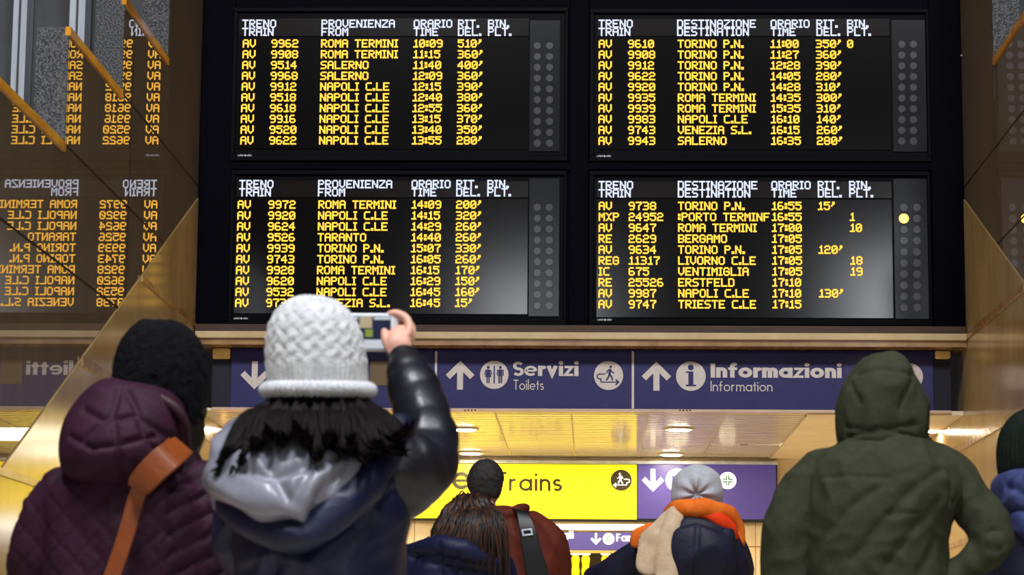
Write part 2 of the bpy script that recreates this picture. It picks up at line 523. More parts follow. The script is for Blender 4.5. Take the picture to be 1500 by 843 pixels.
def stroke2d(pts, w):
    """thick polyline -> polygons (x, y); mitred when it has few corners, round-jointed on curves"""
    P = [np.array(p, float) for p in pts]
    P = [P[0]]+[b for a, b in zip(P[:-1], P[1:]) if np.linalg.norm(b-a) > 1e-7]
    n = len(P)
    if n > 5:
        out = []
        closed = np.linalg.norm(P[0]-P[-1]) < 1e-6
        for i in range(n-1):
            d = (P[i+1]-P[i])/np.linalg.norm(P[i+1]-P[i]); m = np.array([-d[1], d[0]])*w/2
            out.append((P[i]-m, P[i+1]-m, P[i+1]+m, P[i]+m))
            if i or closed:
                out.append(tuple(P[i]+w/2*np.array([math.cos(2*PI*k/14), math.sin(2*PI*k/14)]) for k in range(14)))
        return out
    L, Rr = [], []
    for i in range(n):
        d1 = (P[i]-P[i-1])/np.linalg.norm(P[i]-P[i-1]) if i else None
        d2 = (P[i+1]-P[i])/np.linalg.norm(P[i+1]-P[i]) if i < n-1 else None
        if d1 is None: d1 = d2
        if d2 is None: d2 = d1
        n1 = np.array([-d1[1], d1[0]]); n2 = np.array([-d2[1], d2[0]])
        m = n1+n2
        m = m/max(np.linalg.norm(m), 1e-6)
        k = 1/max(m@n1, .35)
        L.append(P[i]+m*k*w/2); Rr.append(P[i]-m*k*w/2)
    return [(Rr[i], Rr[i+1], L[i+1], L[i]) for i in range(n-1)]

def lay(mb):                     # overlapping strokes lie a hair apart, as layered film does
    return 4e-5*(len(mb.f) % 23)

def letters(mb, text, x, z, y, cap, w, width=None, gap=.10):
    """geometric lettering on a plane facing the hall; width fits the line to a length in metres"""
    quads = []
    cx = 0
    for ch in text:
        st, adv, dt = glyph(ch, w)
        for s, sw in st:
            for q in stroke2d(s, sw): quads.append([(p[0]+cx, p[1]) for p in q])
        for dx, dy, r in dt:
            quads.append([(dx+cx+r*math.cos(2*PI*k/16), dy+r*math.sin(2*PI*k/16)) for k in range(16)])
        cx += adv+gap
    cx -= gap
    sx = (width/cx) if width else cap
    for q in quads:
        mb.add(([(x+a*sx, y-lay(mb), z+b*cap) for a, b in q], [tuple(range(len(q)))]))
    return mb

def circle_xz(cx, cz, r, n=40):
    return [(cx+r*math.cos(2*PI*k/n), cz+r*math.sin(2*PI*k/n)) for k in range(n)]

def flatpoly(mb, pts, y):
    y -= lay(mb)
    mb.add(([(x, y, z) for x, z in pts], [tuple(range(len(pts)))]))
    return mb

def arrow(mb, cx, cz, hw, hh, y, up=True, t=.21):
    """broad arrow: stem and two mitred barbs"""
    s = 1 if up else -1
    w = hw*2*t
    quads = stroke2d([(cx, cz-s*hh), (cx, cz+s*hh*.80)], w)
    tip = cz+s*(hh-w*.70)
    quads += stroke2d([(cx-hw*.86, tip-s*hw*.86), (cx, tip), (cx+hw*.86, tip-s*hw*.86)], w)
    for q in quads: flatpoly(mb, [tuple(p) for p in q], y)
    return mb

# ------------------------------------------------------------------ room
DB = 19.0                        # board front plane
XL = W(287, 380, DB).x
XR = W(1414.5, 380, DB).x
DS = 19.15                       # wayfinding sign face
DF = 23.4                        # header wall with the far sign
ZC = W(865, 603, DS).z           # passage ceiling

floor = struct('floor', MB().box(-14, 14, -14, 34, -.2, 0), M['floor'])
struct('wall_back', MB().box(-14, 14, -14.3, -14, 0, 9), M['granite_wall'])

def stepped(side):
    s = -1 if side == 'left' else 1
    X = XL if s < 0 else XR
    z1, z2, z3 = 3.74, 4.45, 5.10
    y1, y2, y3 = 14.15, 15.82, 17.5
    T = .19
    a, b = (X-T, X) if s < 0 else (X, X+T)
    steps = [(-14, 10.9, 2.3), (10.9, 12.5, 3.02), (12.5, y1, z1), (y1, y2, z2), (y2, y3, z3), (y3, 20.2, 8.5)]
    mb, rs, cp = MB(), MB(), MB()
    e = X-s*.012
    xa, xb = min(e, X+s*.02), max(e, X+s*.02)
    for k, (ya, yb, zt) in enumerate(steps):
        mb.box(a, b, ya, yb, 0, zt)
        if k: rs.box(a-.002, b-.0005 if s < 0 else b+.002, ya-.02, ya-.0005, steps[k-1][2]-.3, zt+.001)
        if 0 < k < 5: cp.box(xa, xb, ya-.022, yb-.03, zt-.05, zt+.004)
    struct('wall_'+side, mb, M['granite_dark'])
    # rough grey end faces of the steps; coping under every step top, coloured like the reflected amber text, dark joints running on from them
    struct('trim_9' if s < 0 else 'trim_10', rs, M['granite'])
    struct('trim_1' if s < 0 else 'trim_4', cp, M['coping'])
    jx = (X-s*.001, X-s*.0025)
    jt = MB()
    for (ya, yb, zt) in ((12.5, 17.0, 3.02), (y1, 17.5, z1), (y2, 19, z2)):
        jt.box(min(jx), max(jx), ya, yb, zt-.006, zt+.006)
    jt.box(min(jx), max(jx), 16.15, 16.16, 1, z3)
    struct('trim_2' if s < 0 else 'trim_5', jt, M['joint'])
    # lit marble under the stair slope
    zt = 4.36; k = .43 if s < 0 else .415
    m0, m1 = (X, X+.008) if s < 0 else (X-.008, X)
    mm = MB()
    yl = 12.45
    mm.poly_yz([(yl, 0), (19.02, 0), (19.02, zt), (yl, zt-k*(19.02-yl))], m0, m1)
    mm.box(m0, m1, 19.02, DF, 0, 3.35)
    struct('wall_left_lower' if s < 0 else 'wall_right_lower', mm, M['marble'])
    # bands and joints on the marble
    bx = (m1, m1+.01) if s < 0 else (m0-.01, m0)
    hb = 2.53 if s < 0 else 2.44
    bd = MB()
    y_at = lambda z: 19.02-(zt-z)/k
    bd.box(*bx, max(yl, y_at(hb)+.02), DF, hb-.03, hb+.03)
    h2 = 3.34 if s < 0 else 3.26
    bd.box(*bx, y_at(h2)+.02, 19.0, h2-.022, h2+.022)
    bd.box(*bx, yl, DF, 1.68, 1.72)
    struct('trim_3' if s < 0 else 'trim_6', bd, M['marble_band'])
stepped('left'); stepped('right')

# grey granite beyond the stairs, either side
gm = MB().box(-12, XL-.36, 25.0, 25.4, 0, 12).box(XR+.36, 12, 25.0, 25.4, 0, 12)
struct('wall_stairs', gm, M['granite_wall'])
def strip(px0, px1, pyt, pyb, D, label):
    p, q = W(px0, pyt, D), W(px1, pyb, D)
    t = thing('wall_strip', ((p.x+q.x)/2, D, 0), label, 'metal strip', 'pale metal strips on the stair wall')
    z0 = 0
    bevel(MB().box(p.x, q.x, D-.05, D+.25, z0, p.z).build('rail', M['metal_pale'], t), .006)
    m = (p.x+q.x)/2
    MB().box(m-.012, m+.012, D-.056, D-.051, z0, p.z).build('groove', M['granite_wall'], t)
strip(24, 42, -60, 0, 24.7, 'pale vertical metal strip above the lowest stair step')
strip(106, 127, -60, 0, 24.55, 'pale vertical metal strip above the second stair step, beside the grey granite end face')

# ------------------------------------------------------------------ board housing and the four boards
zt0, zb0 = 6.9, W(850, 478, DB).z
hx0, hx1 = XL+.004, XR-.004
t = thing('display_cabinet', ((hx0+hx1)/2, DB+.3, zb0), 'huge black cabinet filling the wall between the stone sides, holding four train boards', 'display cabinet')
bevel(MB().box(hx0, hx1, DB+.03, DB+.6, zb0, zt0).build('body', M['housing'], t), .01)
fr = MB()
def colx(px, py): return W(px, py, DB).x
for a, b in ((287.5, 338), (834, 862), (1365, 1414)):
    fr.box(max(hx0, colx(a, 300)), min(hx1, colx(b, 300)), DB-.005, DB+.04, zb0+.001, zt0-.01)
fr.box(hx0, hx1, DB-.004, DB+.035, W(850, 249, DB).z, W(850, 238, DB).z)
bevel(fr.build('frame', M['housing'], t), .006)
q = W(1410, 80, DB-.01)
sc = MB()
sc.add(([(q.x-.02, q.y, q.z-.01), (q.x+.012, q.y-.006, q.z-.012), (q.x+.02, q.y-.012, q.z+.03), (q.x+.002, q.y-.008, q.z+.008)], [(0, 1, 2, 3)]))
tag(sc.build('paper_scrap', M['label_ink']), 'tiny white scrap of paper stuck on the right edge of the black cabinet', 'paper')

HEAD_A = [('TRENO', 'TRAIN'), ('PROVENIENZA', 'FROM'), ('ORARIO', 'TIME'), ('RIT.', 'DEL.'), ('BIN.', 'PLT.')]
HEAD_D = [('TRENO', 'TRAIN'), ('DESTINAZIONE', 'DESTINATION'), ('ORARIO', 'TIME'), ('RIT.', 'DEL.'), ('BIN.', 'PLT.')]
UL = """AV|9962|ROMA TERMINI|10:09|510'|
AV|9908|ROMA TERMINI|11:15|360'|
AV|9514|SALERNO|11:40|400'|
AV|9968|SALERNO|12:09|360'|
AV|9912|NAPOLI C.LE|12:15|390'|
AV|9518|NAPOLI C.LE|12:40|380'|
AV|9618|NAPOLI C.LE|12:55|360'|
AV|9916|NAPOLI C.LE|13:15|370'|
AV|9520|NAPOLI C.LE|13:40|350'|
AV|9622|NAPOLI C.LE|13:55|280'|"""
LL = """AV|9972|ROMA TERMINI|14:09|200'|
AV|9920|NAPOLI C.LE|14:15|320'|
AV|9624|NAPOLI C.LE|14:29|260'|
AV|9526|TARANTO|14:40|260'|
AV|9939|TORINO P.N.|15:07|330'|
AV|9743|TORINO P.N.|16:05|260'|
AV|9928|ROMA TERMINI|16:15|170'|
AV|9620|NAPOLI C.LE|16:29|150'|
AV|9532|NAPOLI C.LE|16:45|160'|
AV|9738|VENEZIA S.L.|16:45|15'|"""
UR = """AV|9610|TORINO P.N.|11:00|350'|0
AV|9908|TORINO P.N.|11:27|360'|
AV|9912|TORINO P.N.|12:28|390'|
AV|9622|TORINO P.N.|14:05|280'|
AV|9920|TORINO P.N.|14:28|310'|
AV|9935|ROMA TERMINI|14:35|300'|
AV|9939|ROMA TERMINI|15:35|310'|
AV|9983|NAPOLI C.LE|16:10|140'|
AV|9743|VENEZIA S.L.|16:15|260'|
AV|9943|SALERNO|16:35|280'|"""
LR = """AV|9738|TORINO P.N.|16:55|15'|
MXP|24952|:PORTO TERMINF|16:55||1
AV|9647|ROMA TERMINI|17:00||10
RE|2629|BERGAMO|17:05||
AV|9634|TORINO P.N.|17:05|120'|
REG|11317|LIVORNO C.LE|17:05||18
IC|675|VENTIMIGLIA|17:05||19
RE|25526|ERSTFELD|17:10||
AV|9987|NAPOLI C.LE|17:10|130'|
AV|9747|TRIESTE C.LE|17:15||"""

def make_board(label, head, text, outer, disp_px, strip_px, cols, hcols, yref, row0, row9, lamps, hy, logo, lit=None):
    """all measures are read off the photograph at the board plane"""
    x0, y0, x1, y1 = outer
    yc = (y0+y1)/2
    a, b = W(x0, yc, DB).x, W(x1, yc, DB).x
    zt, zb = W((x0+x1)/2, y0, DB).z, W((x0+x1)/2, y1, DB).z
    t = thing('train_board', ((a+b)/2, DB, zb), label, 'train board', 'train boards in the black cabinet')
    # bezel: four bars
    k = .035
    bz = MB()
    yf, yk = DB-.012, DB+.028
    bz.box(a, b, yf, yk, zt-k, zt).box(a, b, yf, yk, zb, zb+k*1.3).box(a, a+k, yf, yk, zb+k*1.3, zt-k).box(b-k*.7, b, yf, yk, zb+k*1.3, zt-k)
    bevel(bz.build('bezel', M['bezel'], t), .004)
    ys = DB+.012
    dx0, dy0, dx1, dy1, hdy = disp_px
    da, db = W(dx0, yc, ys).x, W(dx1, yc, ys).x
    dt_, dm, dbt = W(850, dy0, ys).z, W(850, hdy, ys).z, W(850, dy1, ys).z
    MB().box(a+k*.5, b-k*.3, ys+.002, ys+.014, zb+k*.5, zt-k*.5).build('backing', M['bezel'], t)
    MB().box(da, db, ys-.006, ys+.002, dbt, dm-.006).build('display_panel', M['screen'], t)
    MB().box(da, db, ys-.006, ys+.002, dm+.006, dt_).build('header_panel', M['screen_head'], t)
    sx0, sy0, sx1, sy1 = strip_px
    MB().box(W(sx0, yc, ys).x, W(sx1, yc, ys).x, ys-.008, ys+.002, W(850, sy1, ys).z, W(850, sy0, ys).z).build('lamp_panel', M['lamp_panel'], t)
    p = 1.76/F*DB
    yt = ys-.009
    xs = [W(c, yref, yt).x for c in cols]
    for (h1, h2), c in zip(head, hcols):
        hm = MB()
        xx = W(c, hy, yt).x
        dots(hm, h1, xx, W(c, hy-11.6, yt).z, yt, p)
        dots(hm, h2, xx, W(c, hy+.4, yt).z, yt, p)
        hm.build('column_heading', M['white_led'], t)
    for r, line in enumerate(text.split('\n')):
        yy = row0+(row9-row0)*r/9
        row = None
        for i, fld in enumerate(line.split('|')):
            if fld:
                mb = MB()
                dots(mb, fld, xs[i], W(cols[i], yy-6.1, yt).z, yt, p, maxw=(W(1127, 300, yt).x-W(993, 300, yt).x) if i == 2 else None)
                o = mb.build(('train_row', 'train_number', 'station_name', 'time', 'delay', 'platform')[i], M['amber'], row or t)
                row = row or o
    (lx0, lx1), lr, (ly0, ly9) = lamps
    for r in range(10):
        for c, lx in enumerate((lx0, lx1)):
            q = W(lx, ly0+(ly9-ly0)*r/9, ys-.008)
            rr = lr*(1.15 if lit == (r, c) else 1)/F*DB
            rings = [[(q.x+rr*s*math.cos(2*PI*j/20), q.y-d, q.z+rr*s*math.sin(2*PI*j/20)) for j in range(20)] for s, d in ((1, -.002), (1, .002), (.9, .004))]
            on = lit == (r, c)
            o = put('indicator_lamp', *skin_rings(rings), M['lamp_on' if on else 'lamp_off'], t)
            if on: o['label'] = 'lit amber indicator lamp'
    q = W(logo[0], logo[1], DB-.013)
    lb = MB()
    u = 1/F*DB
    letters(lb, 'solari', q.x, q.z, q.y, 3.2*u, .17, 9.2*u)
    letters(lb, 'udine', q.x+14*u, q.z, q.y, 3.2*u, .17, 7.5*u)
    flatpoly(lb, [(q.x+9.8*u, q.z+1.2*u), (q.x+11.6*u, q.z-.6*u), (q.x+13.4*u, q.z+1.2*u), (q.x+11.6*u, q.z+3*u)], q.y)
    lb.build('maker_label', M['label_ink'], t)

make_board('upper left train board listing arrivals from 10:09 to 13:55', HEAD_A, UL,
           (340, 11, 832, 236), (348, 27, 774, 219, 54), (776, 30, 820, 222), (354, 396, 469, 604.5, 670, 714), (355, 471, 606, 671, 715), 135, 64, 206,
           ((787, 805), 6, (67, 210)), 40.5, (348, 229))
make_board('lower left train board listing arrivals from 14:09 to 16:45', HEAD_A, LL,
           (336, 250, 830, 476), (345, 266, 773, 461, 291), (775, 262, 819, 464), (346.5, 391.5, 465, 602, 667.5, 713), (350.5, 466, 603, 668.5, 714), 372, 300, 444,
           ((787, 804.5), 6, (304, 448)), 275.5, (342, 468))
make_board('upper right train board listing departures from 11:00 to 16:35', HEAD_D, UR,
           (864, 13, 1362, 237), (875, 28, 1304, 219, 54), (1307, 30, 1356, 222), (877, 920, 993, 1129, 1196, 1242), (877, 992, 1129, 1196, 1241), 135, 64.5, 206.5,
           ((1321, 1338), 6, (65, 207)), 40.5, (874, 230))
make_board('lower right train board with one lit amber lamp, departures from 16:55 to 17:15', HEAD_D, LR,
           (863, 251, 1364, 477), (874, 266, 1307, 465, 291), (1310, 262, 1360, 466), (877, 921, 993.5, 1131, 1199, 1245.5), (877, 993, 1130, 1198, 1244), 372, 302, 446,
           ((1324, 1343), 6.2, (304, 451)), 277, (875, 470), lit=(1, 0))

# ledge under the boards
zl0, zl1, zl2, zl3 = [W(850, y, DB-.08).z for y in (506, 497, 487, 477)]
lt = thing('ledge', (0, DB, zl0), 'long cream ledge with a brown rail under the four train boards', 'ledge')
bevel(MB().box(XL+.02, XR-.012, DB-.08, DS+.3, zl1, zl2).build('shelf', M['ledge'], lt), .006)
bevel(MB().box(XL+.012, XR-.012, DB-.06, DB+.3, zl2, zb0-.001).build('rail', M['wood'], lt), .004)
MB().box(XL+.02, XR-.012, DB-.05, DS+.3, zl0, zl1).build('under_moulding', M['marble_band'], lt)

# ------------------------------------------------------------------ wayfinding sign over the passage
YS = DS-.004
def sx(px, py=555): return W(px, py, DS).x
def sz(py, px=850): return W(px, py, DS).z
sa, sb = sx(338), sx(1368)
zs0, zs1 = sz(600), zl0-.004
sg = thing('wayfinding_sign', ((sa+sb)/2, DS, zs0), 'long navy overhead sign reading Servizi Toilets and Informazioni Information', 'sign')
bevel(MB().box(sa, sb, DS, DS+.16, zs0, zs1).build('panel', M['sign_navy'], sg), .004)
MB().box(sx(310), sa-.002, DS+.02, DS+.15, sz(598, 320), sz(527, 320)).build('end_box', M['sign_end'], sg)
MB().box(sb+.002, sx(1393), DS+.02, DS+.15, sz(604, 1380), sz(529, 1380)).build('end_box', M['sign_end'], sg)
tr = MB().box(sx(312), sx(1393), DS-.01, DS+.17, sz(603.5), sz(599.5))
tr.build('bottom_trim', M['trim_metal'], sg)
vd = MB()
for px in (681, 686, 691, 696, 996, 1001, 1006, 1011, 385, 391):
    q = W(px, 601.6, DS-.012)
    flatpoly(vd, circle_xz(q.x, q.z, .007, 10), q.y)
vd.build('vent_holes', M['dark_vent'], sg)
for px in (638.5, 927):
    MB().box(sx(px)-.009, sx(px)+.009, YS-.002, DS-.0005, sz(599, px), sz(515, px)).build('divider', M['vinyl'], sg)
u = DS/F
def S2(px, py): p = W(px, py, YS); return p.x, p.z
x, z = S2(373, 550); arrow(MB(), x, z, 21*u, 21*u, YS, False).build('arrow_symbol', M['vinyl'], sg)
x, z = S2(674, 550); arrow(MB(), x, z, 21*u, 21.5*u, YS).build('arrow_symbol', M['vinyl'], sg)
x, z = S2(961.5, 551.5); arrow(MB(), x, z, 21.5*u, 21.5*u, YS).build('arrow_symbol', M['vinyl'], sg)
x, z = S2(751.5, 551); letters(MB(), 'Servizi', x, z, YS, 21*u, .235, 96.5*u, .05).build('lettering', M['vinyl'], sg)
x, z = S2(752, 571.5); letters(MB(), 'Toilets', x, z, YS, 15*u, .10, 45*u, .10).build('lettering', M['vinyl'], sg)
x, z = S2(1041, 553.5); letters(MB(), 'Informazioni', x, z, YS, 21*u, .235, 192*u, .05).build('lettering', M['vinyl'], sg)
x, z = S2(1041, 573.5); letters(MB(), 'Information', x, z, YS, 15*u, .10, 90.5*u, .10).build('lettering', M['vinyl'], sg)
x, z = S2(420, 551); letters(MB(), 'Biglietti', x, z, YS, 21*u, .235, 118*u, .05).build('lettering', M['vinyl'], sg)
x, z = S2(420, 571.5); letters(MB(), 'Tickets', x, z, YS, 15*u, .10, 46*u, .10).build('lettering', M['vinyl'], sg)

def toilet_symbol(cx, cz, r, y, fg, bg, parent):
    d = flatpoly(MB(), circle_xz(cx, cz, r), y).build('toilet_symbol', bg, parent)
    mb = MB(); k = r/21.0; yy = y-.0012
    P = lambda pts: flatpoly(mb, [(cx+a*k, cz+b*k) for a, b in pts], yy)
    mb_rect = lambda a, b, c, d2: P([(a, b), (c, b), (c, d2), (a, d2)])
    mb_rect(-1, -13, 1, 13)
    for sgn, fem in ((-9, True), (9, False)):
        P([(sgn+2.2*math.cos(2*PI*j/14), 11+2.2*math.sin(2*PI*j/14)) for j in range(14)])
        if fem:
            P([(sgn-2.4, 8), (sgn+2.4, 8), (sgn+4.6, -3.6), (sgn-4.6, -3.6)])
            P([(sgn-2.4, 8), (sgn-4.2, 7), (sgn-6.2, 0), (sgn-4.8, -.5)])
            P([(sgn+2.4, 8), (sgn+4.8, -.5), (sgn+6.2, 0), (sgn+4.2, 7)])
            mb_rect(sgn-2.4, -12.5, sgn-.4, -3.6); mb_rect(sgn+.4, -12.5, sgn+2.4, -3.6)
        else:
            mb_rect(sgn-3, -2, sgn+3, 8)
            mb_rect(sgn-5, -1.5, sgn-3.4, 7.6); mb_rect(sgn+3.4, -1.5, sgn+5, 7.6)
            mb_rect(sgn-2.8, -12.5, sgn-.4, -2); mb_rect(sgn+.4, -12.5, sgn+2.8, -2)
    mb.build('figures', fg, d)
x, z = S2(724, 549.5); toilet_symbol(x, z, 21*u, YS, M['sign_navy'], M['vinyl'], sg)

def walker_symbol(cx, cz, r, y, fg, bg, parent, s=1):
    d = flatpoly(MB(), circle_xz(cx, cz, r), y).build('moving_walkway_symbol', bg, parent)
    mb = MB(); k = r/21.0; yy = y-.0012
    def line(pts, w):
        for q in stroke2d([(cx+s*a*k, cz+b*k) for a, b in pts], w*k): flatpoly(mb, [tuple(p) for p in q], yy)
    flatpoly(mb, [(cx+s*(3+1.9*math.cos(2*PI*j/14))*k, cz+(12.5+1.9*math.sin(2*PI*j/14))*k) for j in range(14)], yy)
    line([(2.2, 9.5), (1.2, 1.5)], 3.6)
    line([(2.4, 9), (4.8, 5.2), (8, 3.6)], 1.7)
    line([(1.6, 9), (-2, 6.6), (-2.6, 3)], 1.7)
    line([(1.4, 2), (-.6, -3), (-3.4, -7)], 2.4)
    line([(1.4, 2), (4.6, -2.6), (5.6, -7)], 2.4)
    line([(-5, 2)]+[(-13+3.6*math.cos(math.radians(a)), -1.4+3.4*math.sin(math.radians(a))) for a in range(90, 271, 20)]+[(-11, -5), (-11, -9.6)], 1.7)
    line([(-11, -9.6), (13, -9.6)], 1.5)
    line([(10, -5.6), (14.4, -9.6), (10, -13.6)], 2.0)
    mb.build('walking_figure', fg, d)
x, z = S2(891.5, 550.5); walker_symbol(x, z, 21.5*u, YS, M['sign_navy'], M['vinyl'], sg)
x, z = S2(1012, 551.5)
d = flatpoly(MB(), circle_xz(x, z, 21.8*u), YS).build('information_symbol', M['vinyl'], sg)
mb = MB(); yy = YS-.0012
flatpoly(mb, circle_xz(x, z+13*u, 4.3*u, 20), yy)
for a, b, c, e in ((-3.7, -14, 3.7, 7), (-7.6, 5, 3.7, 7), (-7.6, -15, 7.6, -12.6)):
    flatpoly(mb, [(x+a*u, z+b*u), (x+c*u, z+b*u), (x+c*u, z+e*u), (x+a*u, z+e*u)], yy)
mb.build('letter', M['sign_navy'], d)
x, z = S2(1332, 552); flatpoly(MB(), circle_xz(x, z, 20*u), YS).build('round_symbol', M['vinyl'], sg)
MB().box(sx(1237), sx(1364), DS-.0022, DS-.0005, sz(596, 1300), sz(523, 1300)).build('patch', M['sign_patch'], sg)
MB().box(sx(566), sx(628), DS-.0022, DS-.0005, sz(580, 590), sz(519, 590)).build('patch', M['sign_patch'], sg)
MB().box(sx(542), sx(574), DS-.0042, DS-.0024, sz(565, 540), sz(529, 540)).build('patch', M['brown_tape'], sg)['label'] = 'brown tape patch'
for a, b, lab in ((312, 337, 'left'), (1369.5, 1392, 'right')):
    p, q = W(a, 505, DS), W(b, 526, DS)
    o = MB().box(p.x, q.x, DS-.02, DS+.12, q.z, zl0-.004)
    ob = bevel(o.build('foam_block', M['foam']), .012, 3)
    tag(ob, 'crumpled yellow foam block wedged above the %s end of the navy overhead sign' % lab, 'foam block', 'foam blocks above the sign')

# ------------------------------------------------------------------ passage beyond
zc = sz(603)
cx0, cx1 = XL+.01, XR-.01
xe = W(1150, 640, 21.5).x       # right border of the glossy slats
cl = MB()
cl.box(cx0, xe, DS+.05, DF, zc, zc+.02)
ceil = struct('ceiling', cl, M['ceil'])
bo = MB().box(xe+.001, cx1, DS+.05, DF, zc-.012, zc+.02)
struct('ceiling_border', bo, M['plaster'])
jo = MB()
xx = .45
for k in range(-6, 3):
    xk = xx+.605*k
    if cx0 < xk < xe-.05: jo.box(xk-.006, xk+.006, DS+.2, DF, zc-.004, zc-.0005)
yk = DS+.25
while yk < DF:
    jo.box(cx0, xe, yk-.0035, yk+.0035, zc-.003, zc-.0006); yk += .15
jo.box(xe-.012, xe, DS+.2, DF, zc-.016, zc)
struct('trim_7', jo, M['ceil_joint'])
vent = W(1090, 651, DS); dv = ray(1090, 651); k = (zc-.7)/dv.z; vp = EYE+dv*k
tag(MB().box(vp.x-.035, vp.x+.035, vp.y-.03, vp.y+.03, zc-.008, zc-.0045).build('ceiling_vent', M['dark_vent']), 'small dark slot in the passage ceiling right of the downlights', 'vent')

def downlight(px, py, label):
    d = ray(px, py); p = EYE+d*((zc-.7)/d.z)
    t = thing('downlight', (p.x, p.y, zc), label, 'ceiling light', 'round downlights in the passage ceiling')
    seg = 32
    rg = [[(p.x+r*math.cos(2*PI*j/seg), p.y+r*math.sin(2*PI*j/seg), zc-h) for j in range(seg)] for r, h in ((.125, .004), (.125, .012), (.1, .016), (.095, .006))]
    put('rim', *skin_rings(rg), M['plaster'], t, True)
    rg = [[(p.x+r*math.cos(2*PI*j/seg), p.y+r*math.sin(2*PI*j/seg), zc-h) for j in range(seg)] for r, h in ((.096, .0065), (.09, .018), (.05, .021))]
    put('diffuser', *skin_rings(rg), M['lamp_white'], t, True)
downlight(995, 628, 'lit round downlight right of centre, in the nearer row above the down arrow')
downlight(983, 665, 'lit round downlight right of centre, in the farther row just above the far sign')
downlight(680, 628, 'lit round downlight left of centre, nearer row beside the raised black sleeve')
downlight(690, 663, 'lit round downlight left of centre, farther row above the short-haired man')
downlight(350, 627, 'lit round downlight at the far left, against the marble wall')
downlight(1362, 630, 'lit round downlight at the far right, against the marble wall')

# header wall with its far sign, opening underneath
def fx(px, py=720): return W(px, py, DF).x
def fz(py, px=865): return W(px, py, DF).z
ox0, ox1, oz = fx(648), fx(1078), fz(766)
hw = MB()
hw.box(XL+.01, ox0, DF, DF+.3, 0, zc).box(ox1, XR-.01, DF, DF+.3, 0, zc).box(ox0, ox1, DF, DF+.3, oz, zc)
struct('wall_front', hw, M['cream_stone'])
jm = MB()
for pz in (800,): 
    jm.box(XL+.02, ox0, DF-.002, DF-.0005, fz(pz)-.006, fz(pz)+.006); jm.box(ox1, XR-.02, DF-.002, DF-.0005, fz(pz)-.006, fz(pz)+.006)
for px in (608, 1106, 1170, 1230): jm.box(fx(px)-.003, fx(px)+.003, DF-.002, DF-.0005, 0, fz(764))
struct('trim_8', jm, M['marble_band'])
FD = DF-.12
def gx(px, py=720): return W(px, py, FD).x
def gz(py, px=865): return W(px, py, FD).z
def G2(px, py): p = W(px, py, FD-.004); return p.x, p.z
fs = thing('far_sign', (gx(850), FD, gz(763)), 'bright yellow and violet backlit sign reading Trains at the back of the passage', 'sign')
MB().box(gx(520), gx(1139), FD+.012, DF-.002, gz(764), gz(679)).build('light_box', M['black'], fs)
MB().box(gx(520), gx(932.5), FD, FD+.012, gz(761), gz(681)).build('yellow_panel', M['yellow'], fs)
MB().box(gx(933.5), gx(1137), FD, FD+.012, gz(761, 1040), gz(681, 1040)).build('violet_panel', M['far_navy'], fs)
bevel(MB().box(gx(520), gx(1140), FD-.03, DF-.002, gz(680), gz(675.5)).build('top_rail', M['metal_pale'], fs), .003)
g = FD/F; YF = FD-.004
x, z = G2(725, 719.5); letters(MB(), 'Trains', x, z, YF, 28*g, .125, 98*g, .12).build('lettering', M['far_black'], fs)
x, z = G2(662, 717.5); letters(MB(), 'e', x, z, YF, 36*g, .22, 27*g).build('lettering', M['far_black'], fs)
x, z = G2(910, 704); walker_symbol(x, z, 15.5*g, YF, M['far_white'], M['far_black'], fs, -1)
x, z = G2(956.5, 704); arrow(MB(), x, z, 16*g, 16.5*g, YF, False).build('arrow_symbol', M['far_white'], fs)
x, z = G2(992, 704)
d = flatpoly(MB(), circle_xz(x, z, 17*g), YF).build('ticket_symbol', M['far_white'], fs)
mb = MB()
for a, b, c, e in ((-8, -7, 8, -4), (-8, 4, 8, 7), (-8, -4, -5, 4), (5, -4, 8, 4)):
    flatpoly(mb, [(x+a*g, z+b*g), (x+c*g, z+b*g), (x+c*g, z+e*g), (x+a*g, z+e*g)], YF-.001)
mb.build('outline', M['far_navy'], d)
def cross_symbol(x, z, r, y, parent):
    d = flatpoly(MB(), circle_xz(x, z, r), y).build('pharmacy_symbol', M['far_white'], parent)
    mb = MB(); k = r/12
    for sx_ in (-1, 1):
        for sy_ in (-1, 1):
            for q in stroke2d([(x+sx_*1.6*k, z+sy_*7*k), (x+sx_*1.6*k, z+sy_*1.6*k), (x+sx_*7*k, z+sy_*1.6*k)], 1.7*k): flatpoly(mb, [tuple(p) for p in q], y-.001)
    mb.build('cross', M['far_green'], d)
x, z = G2(1066, 704.5); cross_symbol(x, z, 12.5*g, YF, fs)

# second passage behind the opening
D2 = 31.5
z2 = W(865, 752, 26).z
px0, px1 = ox0-.6, ox1+.6
struct('wall_passage', MB().box(px0-.2, px0, DF+.3, D2, 0, z2).box(px1, px1+.2, DF+.3, D2, 0, z2), M['cream_stone'])
struct('ceiling_passage', MB().box(px0-.2, px1+.2, DF+.3, D2, z2, z2+.1), M['plaster'])
struct('wall_shop', MB().box(px0-.2, px1+.2, D2, D2+.2, 0, z2), M['olive'])
DT = 25.2
p, q = W(640, 765, DT), W(1075, 777, DT)
tl = thing('strip_light', (0, DT, p.z), 'long white strip light under the yellow sign', 'strip light')
bevel(MB().box(p.x, q.x, DT, DT+.14, q.z, p.z).build('tube', M['tube_white'], tl), .01)
MB().box(p.x, q.x, DT-.005, DT+.15, p.z, z2).build('bracket', M['plaster'], tl)
D3 = 28.0
h3 = lambda px, py: W(px, py, D3)
p, q = h3(690, 779), h3(1050, 808)
s3 = thing('passage_sign', ((p.x+q.x)/2, D3, q.z), 'narrow violet hanging sign with a down arrow and round cross, lowest in the passage', 'sign')
bevel(MB().box(p.x, q.x, D3, D3+.1, q.z, p.z).build('panel', M['far_navy'], s3), .006)
